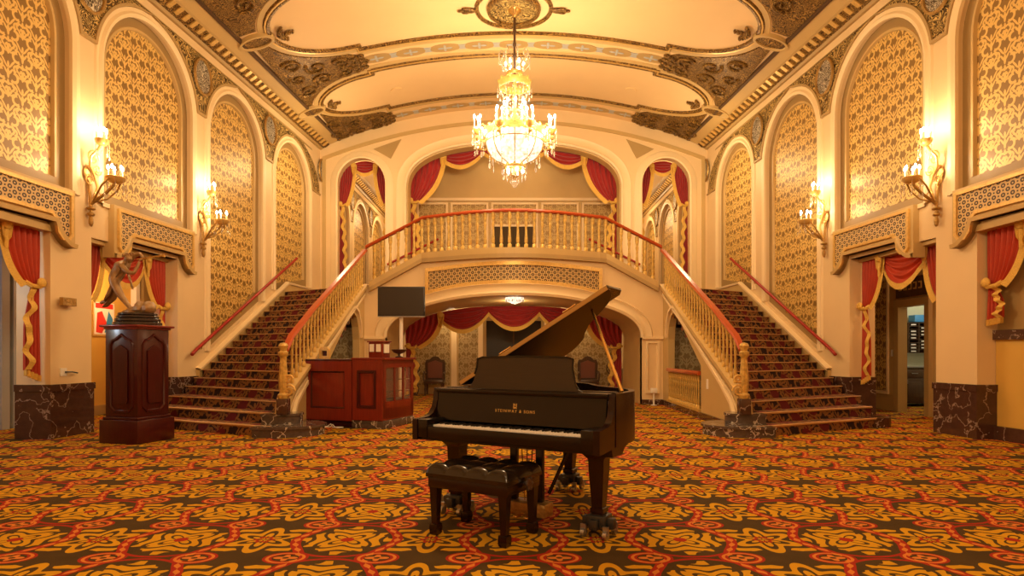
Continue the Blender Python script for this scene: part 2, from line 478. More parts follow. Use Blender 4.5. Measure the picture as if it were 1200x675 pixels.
BAYS = [(-4.3, 1.24), (-1.15, 1.24), (1.97, 1.24), (5.09, 1.24), (8.2, 1.24), (11.31, 1.25), (14.37, 1.2), (17.4, 1.15)]
OPEN = {4: (6.9, 9.05), 5: (9.85, 12.1)}
ZT = 6.05
def zbot(u): return max(3.62, 0) if u < 12.7 else min(zso(u), 3.0)+.26
for s in (-1, 1):
    side = 'left' if s < 0 else 'right'; fm = wm(s)
    holes = []; 
    for i, (c, a) in enumerate(BAYS):
        if i <= 5: z0 = z1 = 3.72
        else: z0, z1 = zbot(c-a)+.0, zbot(c+a)
        holes.append(arch(c, a, z0, ZT, a, z0b=z1))
    for i, (a, b) in OPEN.items(): holes.append(rect(a, b, .0, 3.12))
    ext = [(21.6, 1.2), (24.6, 1.2), (27.6, 1.2)]
    for c, a in ext: holes.append(arch(c, a, 3.6, ZT, a))
    holes = [h if h[0][1] > 0 else [(h[0][0], -.05)]+[(h[1][0], -.05)]+h[2:] for h in holes]
    cuts = [19.4]
    wl = MB(fm).plate(rect(-7, 30, -.06, 8.0), holes, -.5, 0, cuts)
    wall = struct('wall_'+side, wl, cream, smooth=0)
    for i, (c, a) in enumerate(BAYS+ext):
        j = i
        if i <= 5: z0 = z1 = 3.72
        elif i <= 7: z0, z1 = zbot(c-a), zbot(c+a)
        else: z0 = z1 = 3.6
        path = arch(c, a, z0, ZT, a, z0b=z1)
        mb = MB(fm).sweep(path, [(-.02, -.02), (-.02, .035), (.04, .055), (.08, .02), (.14, .03), (.16, .0)])
        mb.sweep([path[-1], path[0]], [(-.02, -.02), (-.02, .03), (.05, .03), (.05, 0)]) if i <= 5 else None
        struct('arch_moulding', mb, creaml, wall, recalc=True)
        mb = MB(fm).plate(path, [[p for p in arch(c, a-.19, z0+.2, ZT, a-.19, z0b=z1+.2)]], -.2, -.1)
        struct('panel_frame', mb, taupe3, wall, smooth=0)
        mb = MB(fm).plate(arch(c, a-.17, z0+.15, ZT, a-.17, z0b=z1+.15), (), -.25, -.14)
        struct('damask_panel', mb, dam, wall, smooth=0)
        mb = MB(fm).sweep(arch(c, a-.19, z0+.2, ZT, a-.19, z0b=z1+.2), [(-.03, -.14), (-.02, -.085), (.02, -.085), (.03, -.1)], False)
        struct('panel_bead', mb, taupe2, wall)
    # spandrel reliefs between the arches
    cs = BAYS+ext
    for k in range(2, len(cs)-1):
        (c0, a0), (c1, a1) = cs[k], cs[k+1]; r0, r1 = a0+.18, a1+.18; mid = (c0+a0+c1-a1)/2
        top = 7.49; zb = 6.28; pl = []; pr = []
        for q in range(13):
            z = top-(top-zb)*q/12
            dz = z-ZT
            pl.append((c0+sqrt(max(0.0, r0*r0-dz*dz)), z)); pr.append((c1-sqrt(max(0.0, r1*r1-dz*dz)), z))
        pl = [(min(x, mid-.07), z) for x, z in pl]; pr = [(max(x, mid+.07), z) for x, z in pr]
        out = pl+pr[::-1]
        struct('spandrel_relief', MB(fm).plate(out[::-1] if s > 0 else out, (), 0, .025), relief2, wall, smooth=0)
        loop = pl+pr[::-1]
        struct('spandrel_border', MB(fm).sweep(loop, [(-.03, .0), (-.03, .05), (.02, .05), (.02, .0)], True), taupe, wall)
        ov = [(mid+.30*cos(t), 7.05+.36*sin(t)) for t in [2*pi*q/28 for q in range(28)]]
        struct('oval_medallion', MB(fm).plate(ov, (), .02, .055), silver, wall, smooth=0)
        struct('medallion_rim', MB(fm).sweep(ov, [(-.03, .05), (-.02, .085), (.02, .085), (.03, .04)], True), goldd, wall)
    # cornice
    cp = [(0, 0), (0, .05), (.05, .07), (.09, .16), (.17, .18), (.20, .30), (.26, .34), (.30, .42), (.36, .42)]
    for (za, zb2, m_, P_) in ((7.70, 0, taupe, [(0, 0), (0, .06), (.06, .10), (.06, .0)]), (7.75, 0, relief, [(0, 0), (0, .10), (.17, .34), (.17, 0)]),
                              (7.92, 0, taupe, [(0, 0), (0, .36), (.05, .42), (.05, .0)])):
        struct('cornice', MB(fm).sweep([(-7, za), (19.4, za), (30, za)], P_), m_, wall)
    md = MB(fm)
    u = 5.0
    while u < 29.5:
        md.add([(u, 7.79, .1), (u+.1, 7.79, .1), (u+.1, 7.89, .24), (u, 7.89, .24), (u, 7.77, .17), (u+.1, 7.77, .17), (u+.1, 7.87, .31), (u, 7.87, .31)],
               [(0, 1, 2, 3), (4, 7, 6, 5), (0, 4, 5, 1), (1, 5, 6, 2), (2, 6, 7, 3), (3, 7, 4, 0)]); u += .24
    struct('modillion_row', md, goldp, wall, smooth=0)
    # hoods over the openings with fretwork
    for i, (a, b) in OPEN.items():
        c = BAYS[i][0]+.05; h = 1.14
        za, zb = 2.86, 3.74
        out = [(c-h, zb), (c-h, za)]
        ia, ib = a+.12, b-.12
        sh = []
        for q in range(9):
            t = q/8; sh.append((c-h+.02+.36*t, za+.28*(t**2.2)))
        out += sh
        out += [(c-h+.40, 3.19), (c+h-.40, 3.19)]+[(2*c-x, z) for x, z in sh[::-1]]+[(c+h, za), (c+h, zb)]
        struct('hood', MB(fm).plate(out, (), -.1, .10), taupe2, wall, smooth=0)
        fr = [(c-h+.1, 3.66), (c-h+.1, 3.05), (c-h+.16, 2.98), (c-h+.26, 2.98), (c-h+.34, 3.06), (c-h+.36, 3.22), (c-h+.46, 3.32),
              (c+h-.46, 3.32), (c+h-.36, 3.22), (c+h-.34, 3.06), (c+h-.26, 2.98), (c+h-.16, 2.98), (c+h-.1, 3.05), (c+h-.1, 3.66)]
        struct('fretwork', MB(fm).plate(fr, (), .08, .115), latY, wall, smooth=0)
        struct('fretwork_border', MB(fm).sweep(fr, [(-.03, .1), (-.03, .14), (.02, .14), (.02, .1)], True), goldp, wall)
        lo = out[1:-1]
        struct('hood_edge', MB(fm).sweep(lo, [(0, -.1), (-.0, .14), (.06, .15), (.08, .1)], False), taupe2, wall)
        struct('lintel', MB(fm).box(a-.2, b+.2, 3.12, 3.7, -.5, -.02), taupe, wall, smooth=0)
    # marble dado of the piers
    for a, b in ((4.3, 6.9), (9.05, 9.85), (12.1, 12.72)):
        mb = MB(fm).box(a-.03, b+.02, 0, .70, -.5, .03); mb.box(a-.045, b+.03, .70, .80, -.5, .045)
        struct('marble_dado', mb, marb, wall, smooth=0)
    # stringer on the wall
    pts = [(12.72, .6), (12.72, .3), (17.2, 2.7), (19.4, 2.93), (19.4, 3.2), (16.95, 3.2), (12.72, zso(12.72)+.10)]
    struct('wall_stringer', MB(fm).plate(pts, (), 0, .07), taupe2, wall, smooth=0)
    struct('stringer_moulding', MB(fm).sweep([(12.72, zso(12.72)+.09), (16.95, 3.18), (19.4, 3.18)], [(0, .0), (0, .10), (.05, .11), (.07, .04), (.07, 0)]), creaml, wall)

# ceiling ------------------------------------------------------------------
cl = MB().sheet(lambda a, b: cm((-1+2*a)*W(-7+26.9*b)*1.0, -7+26.9*b, 0), 48, 40)
ceil = struct('ceiling', cl, ceilm)
ce2 = MB().sheet(lambda a, b: (-6.6+13.2*a, 19.4+11*b, 8.0+1.1*(1-(2*a-1)**2)), 24, 4); struct('ceiling_gallery', ce2, ceilm)
def cxm(x, y, n): return cm(x, y, n)
def panel_loop(c, hy, xs=3.75, tip=5.25, off=0.):
    """elongated coffer outline with stepped shoulders and rounded ends"""
    pts = []
    H = hy+off; E = hy-.17+off; T = tip-xs+off*.6
    for q in range(25):
        x = -xs+2*xs*q/24; pts.append((x, c+H))
    pts.append((xs, c+E))
    for q in range(1, 20):
        t = pi/2-pi*q/20; pts.append((xs+.12+T*cos(t)**1.0, c+E*sin(t)))
    pts.append((xs, c-E))
    for q in range(25):
        x = xs-2*xs*q/24; pts.append((x, c-H))
    pts.append((-xs, c-E))
    for q in range(1, 20):
        t = -pi/2-pi*q/20; pts.append((-xs-.12+T*cos(t), c+E*sin(t)))
    pts.append((-xs, c+E))
    return pts
CB = [(9.7, 1.42), (13.45, 1.42), (17.12, 1.22)]
RB = [(11.58, .46), (15.4, .46), (18.95, .42)]
for c, hy in CB:
    lp = panel_loop(c, hy)
    struct('coffer_moulding', MB(cm).sweep(lp, [(-.10, 0), (-.09, .05), (-.04, .06), (-.02, .03), (.03, .035), (.05, .0)], True), relief, ceil)
    struct('coffer_bead', MB(cm).sweep(lp, [(-.02, 0), (-.02, .05), (.015, .05), (.015, .0)], True), goldp, ceil)
    lp2 = panel_loop(c, hy, off=.16)
    struct('coffer_band', MB(cm).sweep(lp2, [(-.07, 0), (-.06, .02), (.05, .02), (.06, .0)], True), taupe2, ceil)
    for s in (-1, 1):
        ov = [(s*5.62+.34*cos(t), c+.2*sin(t)) for t in [2*pi*q/24 for q in range(24)]]
        struct('oval_boss', MB(cm).plate(ov, (), 0, .06), relief, ceil, smooth=0)
        struct('boss_rim', MB(cm).sweep(ov, [(-.04, .0), (-.03, .09), (.02, .09), (.04, .0)], True), taupe2, ceil)
        # leaf cluster at the rounded end
        mb = MB(cm)
        for q in range(9):
            t = -1+2*q/8; mb.ball((s*(5.12-.10*t*t), c+.20*t, .05), .07-.03*abs(t), .05, .05, 8)
        for q in range(3): mb.ball((s*(4.98-.07*q), c, .05), .06-.014*q, .06-.014*q, .05, 8)
        struct('leaf_cluster', mb, relief, ceil)
for (rc, rw), prev, nxt in ((RB[0], CB[0], CB[1]), (RB[1], CB[1], CB[2]), (RB[2], CB[2], (21.0, 1.3))):
    for s in (-1, 1):
        # bronze spandrel between two rounded ends
        def edge(c, hy, sg):
            T = 5.25-3.75+.16; out = []
            for q in range(0, 15):
                t = pi/2*(1-q/14*.86); out.append((3.87+T*cos(t)+.02, c+sg*(hy-.17+.22)*sin(t)))
            return out
        e1 = edge(prev[0], prev[1], 1); e2 = edge(nxt[0], nxt[1], -1)
        if rc > 18: e2 = [(x, 19.38) for x, y in e1]
        g = [(3.98, rc+.0)]
        XO = W(rc)-.64
        poly = [(3.9, e1[0][1]+.10)]+e1[1:]+[(XO, e1[-1][1]+.0), (XO, e2[-1][1])]+e2[1:][::-1]+[(3.9, e2[0][1]-.10), (3.6, rc)]
        poly = [(s*x, y) for x, y in poly]
        poly = [(x, min(y, 19.38)) for x, y in poly]
        struct('spandrel_relief', MB(cm).plate(poly, (), 0, .03, cuts=[s*v for v in (4.2, 4.6, 5.0, 5.4)]), relief, ceil, smooth=0)
        # scrolls in relief
        mb = MB(cm)
        for (px, py, r0, dr) in ((4.25, .18, .24, 1), (4.25, -.18, .24, -1), (4.85, .30, .26, -1), (4.85, -.30, .26, 1), (5.35, .62, .24, 1), (5.35, -.62, .24, -1), (5.4, .0, .2, 1)):
            path = []
            for q in range(26):
                t = q/25; a = dr*t*4.6*pi/1.6+(.7 if py > 0 else -.7); r = r0*(1-.85*t)
                path.append((s*(px+r*cos(a)), min(rc+py+r*sin(a), 19.3), .05))
            mb.tube(path, [.045*(1-.5*q/25) for q in range(26)], 6)
        for q in range(12):
            mb.ball((s*(3.75+.12*(q % 3)), min(rc+(-.33+.06*q), 19.3), .05), .08, .07, .05, 8)
        struct('scroll_relief', mb, goldd if False else relief, ceil)
    # rib ornaments
    for k in range(-4, 5):
        x = k*.86
        if rc > 18: hh = .2
        else: hh = .24
        ov = [(x+.40*cos(t), rc+hh*.8*sin(t)) for t in [2*pi*q/20 for q in range(20)]]
        struct('rib_oval', MB(cm).plate(ov, (), 0, .012), taupe, ceil, smooth=0)
        mb = MB(cm)
        for q in range(4):
            a = q*pi/2; mb.ball((x+.1*cos(a), rc+.07*sin(a), .015), .09 if q % 2 == 0 else .035, .03 if q % 2 == 0 else .08, .02, 8)
        struct('rib_rosette', mb, greyp, ceil)
        if k < 4:
            mb = MB(cm); x2 = x+.43
            mb.plate([(x2-.09, rc-.10), (x2+.09, rc-.10), (x2+.06, rc), (x2+.09, rc+.10), (x2-.09, rc+.10), (x2-.06, rc)], (), 0, .02)
            struct('rib_badge', mb, greyp, ceil, smooth=0)
for s in (-1, 1):
    # plain strip between cornice and reliefs
    struct('ceiling_border', MB(cm).add([(s*(W(y)-a), y, n) for y in (-7, 19.38) for a, n in ((.30, .06), (.36, .07), (.60, .05), (.62, .03), (.62, 0))],
           [(k, k+1, k+6, k+5) for k in range(4)]), taupe2, ceil, smooth=0)
    struct('ceiling_line', MB(cm).add([(s*(W(y)-a), y, n) for y in (-7, 19.38) for a, n in ((.60, .0), (.60, .07), (.66, .07), (.66, .0))],
           [(k, k+1, k+5, k+4) for k in range(3)]), oakd, ceil, smooth=0)
# medallion over the chandelier
MC = (0, 13.8)
def circ(r, n=32, ry=None): return [(MC[0]+r*cos(2*pi*q/n), MC[1]+(ry or r)*sin(2*pi*q/n)) for q in range(n)]
struct('medallion', MB(cm).plate(circ(.55), (), 0, .05), relief2, ceil, smooth=0)
struct('medallion_ring', MB(cm).sweep(circ(.56), [(-.05, .04), (-.03, .1), (.03, .1), (.05, 0)], True), relief, ceil)
struct('medallion_outer_ring', MB(cm).sweep(circ(.84, ry=.78), [(-.05, .0), (-.03, .05), (.03, .05), (.05, 0)], True), relief, ceil)
mb = MB(cm)
for s in (-1, 1):
    mb.ball((s*.98, 13.8, .03), .14, .09, .05); mb.ball((s*1.18, 13.8, .03), .10, .04, .03); mb.ball((s*1.08, 13.88, .03), .1, .03, .03); mb.ball((s*1.08, 13.72, .03), .1, .03, .03)
struct('medallion_finials', mb, relief, ceil)
for s in (-1, 1):
    struct('ceiling_vent_cap', MB(lambda x, y, n: cm(x, y, n)).plate([(s*3.3+.16*cos(2*pi*q/16), 17.3+.16*sin(2*pi*q/16)) for q in range(16)], (), 0, .03), ceilm, ceil, smooth=0)

# back wall -----------------------------------------------------------------
bm_ = lambda x, z, n: (x, DB-n, z)
top = [(6.12-12.24*q/40, CZ(6.12-12.24*q/40, DB)+.02) for q in range(41)]
upper_c = arch(0, 3.44, 2.96, 6.45, 1.52, 2.5, 40)
so = [arch(s*4.8, .80, 2.96, 6.62, .86, 2, 20) for s in (-1, 1)]
outer = [(-6.12, 2.9), (6.12, 2.9)]+top
bw = MB(bm_).plate(outer, [upper_c]+so, -.35, 0); wback = struct('wall_back', bw, cream, smooth=0)
pa = [(-.05, .0), (-.05, .05), (.0, .07), (.06, .03), (.22, .03), (.26, .05), (.28, .0)]
for p in [upper_c]: struct('arch_moulding', MB(bm_).sweep(p, pa), creaml, wback)
for p in so: struct('arch_moulding', MB(bm_).sweep(p, [(-.05, .0), (-.05, .05), (.0, .06), (.05, .03), (.15, .03), (.19, .0)]), creaml, wback)
for p in [upper_c]: struct('arch_reveal', MB(bm_).sweep(p, [(-.14, -.30), (-.10, -.02), (-.04, .0)]), taupe2, wback)
fr = [(-6.0, 3.0)]+[(-6.0+12*q/40, CZ(-6.0+12*q/40, DB)-.42) for q in range(41)]+[(6.0, 3.0)]
struct('wall_band', MB(bm_).sweep(fr, [(-.07, 0), (-.06, .03), (.04, .03), (.05, 0)]), taupe2, wback)
for s in (-1, 1):
    t = [(s*3.55, 8.03), (s*4.42, 7.72), (s*3.88, 7.42)]
    struct('wall_triangle', MB(bm_).plate(t, (), 0, .03), taupe, wback, smooth=0)
    struct('gallery_wall', MB().box(s*3.55-.1, s*3.55+.1, 20.8, 30, 2.9, 9), creaml, wback, smooth=0)
struct('wall_gallery_end', MB().box(-6.6, 6.6, 29.9, 30.1, 2.9, 9.2), creaml, smooth=0)
# lounge wall beyond the big upper arch
DL = 20.9; lm = lambda x, z, n: (x, DL-n, z)
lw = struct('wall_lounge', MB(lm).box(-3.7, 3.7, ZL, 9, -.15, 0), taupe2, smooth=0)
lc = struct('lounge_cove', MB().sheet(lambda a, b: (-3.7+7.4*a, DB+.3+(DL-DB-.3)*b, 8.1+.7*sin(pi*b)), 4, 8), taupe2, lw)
for x0, x1 in ((-3.22, -2.3), (-2.08, -.93), (-.70, .76), (1.0, 2.14), (2.38, 3.3)):
    struct('damask_panel', MB(lm).box(x0, x1, ZM+.2, 6.33, .0, .03), damx, lw, smooth=0)
    struct('panel_bead', MB(lm).sweep([(x0, ZM+.2), (x0, 6.33), (x1, 6.33), (x1, ZM+.2)], [(0, 0), (0, .06), (.06, .06), (.07, 0)], True), creaml, lw)
struct('chair_rail', MB(lm).box(-3.6, 3.6, 6.45, 6.55, 0, .08), creaml, lw, smooth=0)
mb = MB(lm).box(-.72, .72, 4.75, 5.62, .03, .05)
tag(mb.build('air_grille', oakd, None), 'dark slatted air grille in the lounge wall behind the mezzanine balusters', 'air grille')
gr = bpy.data.objects['air_grille']; gr.data.materials.clear(); gr.data.materials.append(plain('dark_vent', (.07, .045, .02), .8)); OFF[gr.name] = gr.location.copy()
mb = MB(lm)
for q in range(24): mb.box(-.72+.06*q, -.70+.06*q, 4.75, 5.62, .05, .075)
mb.build('slat', plain('slat_brown', (.13, .08, .03), .8), gr, smooth=0)
mb = MB(lm).sweep(rect(-.72, .72, 4.75, 5.62), [(-.02, .03), (-.02, .1), (.05, .1), (.05, .03)], True); mb.build('frame', creaml, gr)

# mezzanine front wall with the wide arch ---------------------------------------
def bulge(x):
    t = min(1, abs(x)/2.35); return .80*(cos(pi/2*t)**1.2 if t < 1 else 0)
def fwm(x, z, n): return (x, DF-bulge(x)-n, z)
cuts = [(-2.35+4.7*q/24) for q in range(25)]
big = arch(0, 3.17, -.05, 1.66, 1.0, 2.35, 44)
ww = MB(fwm).plate([(-3.75, -.06), (3.75, -.06), (3.75, ZL-.06), (2.25, ZM-.04), (-2.25, ZM-.04), (-3.75, ZL-.06)], [big], -.22, 0, cuts)
wf = struct('wall_front', ww, cream, smooth=30)
struct('arch_moulding', MB(fwm).sweep(big[1:-1], [(-.03, -.05), (-.03, .05), (.03, .07), (.08, .035), (.2, .04), (.24, .07), (.27, .0)]), creaml, wf)
# soffit of the deep arch
def tn(x, z, n): return (x, DF-bulge(x)*(1-min(1, n/2.6))+n, z)
sf = [p for p in big]
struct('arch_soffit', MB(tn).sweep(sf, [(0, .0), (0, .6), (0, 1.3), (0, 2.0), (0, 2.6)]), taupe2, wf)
fz0, fz1 = 2.70, 3.34
poly = [(-2.12, fz1-.04)]+[(-2.12+4.24*q/24, fz1-.04+.07*sin(pi*q/24)) for q in range(1, 24)]+[(2.12, fz1-.04), (2.12, 2.62)]
low = []
for q in range(25):
    x = 2.12-4.24*q/24
    za = 1.66+1.0*(1-(abs(x)/3.17)**2.35)**(1/2.35)+.30
    low.append((x, max(2.72, za)))
poly = poly[:-1]+low
struct('fretwork', MB(fwm).plate(poly, (), 0, .02, cuts), latX, wf, smooth=30)
struct('fretwork_border', MB(fwm).sweep(poly, [(-.03, 0), (-.03, .05), (.06, .05), (.06, .0)], True), goldp, wf)
# pilaster panels beside the arch
for s in (-1, 1):
    pn = rect(*sorted((s*3.28, s*3.58)), .30, 1.55)
    struct('pilaster_panel', MB(fwm).sweep(pn, [(-.02, 0), (-.02, .04), (.03, .045), (.05, 0)], True), creaml, wf)
    struct('pilaster_cap', MB(fwm).box(*sorted((s*3.17, s*3.75)), 1.62, 1.70, 0, .06), creaml, wf, smooth=0)
    struct('marble_base', MB(fwm).box(*sorted((s*3.17, s*3.76)), 0, .13, 0, .05), marb, wf, smooth=0)
# mezzanine slab edge and floor
path = []
def edge_pts(off=0, up=0):
    pts = [(3.56-0, DF-off, ZL+up), (2.25, DF-off, ZM+up)]
    for q in range(1, 24):
        x = 2.25-4.5*q/24; pts.append((x, DF-bulge(x)-off, ZM+up))
    pts += [(-2.25, DF-off, ZM+up), (-3.56, DF-off, ZL+up)]
    return pts
mf = MB()
xs = [-2.25+4.5*q/24 for q in range(25)]
vs = [(x, DF-bulge(x), ZM) for x in xs]+[(x, DL, ZM) for x in xs]; vs += [(a, b, ZM-.12) for a, b, c in vs]
mf.add(vs, [(k, k+1, k+26, k+25) for k in range(24)]+[(50+k, 50+k+25, 50+k+26, 50+k+1) for k in range(24)])
struct('floor_mezzanine', mf, stairc, smooth=0)
struct('floor_slab', MB().box(-3.4, 3.4, DF+.3, DB, 2.80, 2.92), cream, smooth=0)
# short upper flights
for s in (-1, 1):
    mb = MB()
    for q in range(5):
        xa = 3.5-.27*q; xb = 2.2
        mb.box(*sorted((s*xa, s*xb)), DF+.22, DB, ZL, ZL+.142*(q+1))
    t = mb.build('staircase', stairc, None, smooth=0)
    tag(t, 'short carpeted flight rising from the %s landing to the mezzanine' % ('left' if s < 0 else 'right'), 'staircase', 'upper flights')

# lobby under the mezzanine
lb = lambda x, z, n: (x, DB-n, z)
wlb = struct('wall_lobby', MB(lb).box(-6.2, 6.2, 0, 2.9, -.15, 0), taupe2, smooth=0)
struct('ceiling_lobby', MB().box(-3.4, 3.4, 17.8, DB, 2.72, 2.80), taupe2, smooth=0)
for x0, x1 in ((-3.1, -2.02), (-1.74, -1.10), (-.95, .95), (1.10, 1.42), (1.68, 3.1)):
    z0 = .28 if abs(x0) > .96 or x1 > 1 else 2.45
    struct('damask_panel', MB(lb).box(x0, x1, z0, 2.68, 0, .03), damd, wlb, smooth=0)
for x in (-1.88, 1.55, -1.03, 1.03): struct('pilaster', MB(lb).box(x-.09, x+.09, 0, 2.72, 0, .07), creaml, wlb, smooth=0)
struct('baseboard', MB(lb).box(-3.3, 3.3, 0, .22, 0, .06), taupe, wlb, smooth=0)
for s in (-1, 1): struct('wall_lobby_side', MB().box(*sorted((s*3.3, s*3.45)), DF+2.4, DB, 0, 2.8), cream, smooth=0)
dr = MB(lb).box(-.86, .86, 0, 2.30, 0, .04); d1 = struct('door_1', dr, black, smooth=0)
struct('door_frame', MB(lb).sweep([(-.86, 0), (-.86, 2.30), (.86, 2.30), (.86, 0)], [(0, 0), (0, .1), (.1, .12), (.13, 0)]), taupe, d1)
struct('door_stile', MB(lb).box(-.02, .02, 0, 2.3, .04, .06), oakd, d1, smooth=0)

# corridors beyond the side openings
for s in (-1, 1):
    xw = s*8.55 if s < 0 else s*8.35; side = 'left' if s < 0 else 'right'
    cmw = (lambda xw, s: lambda u, z, n: (xw-s*n, u, z))(xw, s)
    if s < 0:
        w_ = struct('wall_corridor_left', MB(cmw).box(4.0, 16, 0, 3.2, -.1, 0), yellowp, smooth=0)
        for a, b, m_ in ((13.72, 13.86, white), (14.0, 14.7, taupe), (14.8, 15.3, greyp), (10.12, 10.28, greyp), (10.36, 10.8, greyp), (11.3, 11.6, taupe), (8.6, 9.4, greyp)):
            struct('pilaster', MB(cmw).box(a, b, 0, 3.2, 0, .12), m_, w_, smooth=0)
    else:
        w_ = struct('wall_corridor_right', MB(cmw).plate([(4.0, 0), (12.42, 0), (12.42, 2.27), (13.28, 2.27), (13.28, 0), (15, 0), (15, 3.2), (4, 3.2)], (), -.14, 0), taupe2, smooth=0)
        struct('damask_panel', MB(cmw).box(13.75, 14.35, .45, 2.9, 0, .02), dam, w_, smooth=0)
        struct('panel_bead', MB(cmw).sweep(rect(13.68, 14.42, .38, 2.95), [(-.02, 0), (-.02, .04), (.04, .04), (.05, 0)], True), creaml, w_)
        d2 = struct('door_2', MB(cmw).sweep([(12.42, 0), (12.42, 2.27), (13.28, 2.27), (13.28, 0)], [(-.01, -.15), (-.01, .05), (.14, .06), (.17, 0)]), taupe)
    struct('ceiling_corridor_'+side, MB().box(*sorted((s*6.8, s*8.6)), 4, 16, 3.05, 3.15), taupe2, smooth=0)
    struct('baseboard_corridor_'+side, MB(cmw).box(*((4, 15.9) if s < 0 else (4, 12.2)), 0, .2, 0, .03), taupe, smooth=0)
    struct('wall_corridor_end_'+side, MB().box(*sorted((s*6.7, s*8.6)), 15.9, 16.1, 0, 3.2), yellowp if s < 0 else taupe2, smooth=0)
# open door leaf seen edge-on
tag(MB().bbox(8.5, 9.2, 12.45, 12.49, .01, 2.28, .006).build('door_leaf', creaml), 'cream door leaf standing open into the mail room', 'door')
# mail room
struct('wall_mail_back', MB().box(8.5, 11.2, 15.2, 15.35, 0, 3), greenw, smooth=0)
struct('wall_mail_side', MB().box(10.9, 11.05, 10, 15.3, 0, 3), greenw, smooth=0)
struct('wall_mail_near', MB().box(8.5, 11.05, 9.9, 10, 0, 3), greenw, smooth=0)
struct('ceiling_mail', MB().box(8.4, 11.1, 9.9, 15.3, 2.95, 3.05), white, smooth=0)
# infill of the near right bay
inf = struct('wall_right_bay', MB(wm(1)).box(6.6, 9.06, 0, 3.1, -.42, -.3), taupe, smooth=0)
struct('marble_rail', MB(wm(1)).box(6.6, 9.04, 1.46, 1.60, -.3, -.22), marb, inf, smooth=0)
struct('yellow_panel', MB(wm(1)).box(6.6, 9.04, .2, 1.46, -.3, -.27), yellowp, inf, smooth=0)
struct('marble_base', MB(wm(1)).box(6.6, 9.04, 0, .2, -.3, -.22), marb, inf, smooth=0)
# rear of the hall, behind the viewpoint
struct('wall_rear', MB().box(-8, 8, -7.2, -7, 0, 9.1), cream, smooth=0)

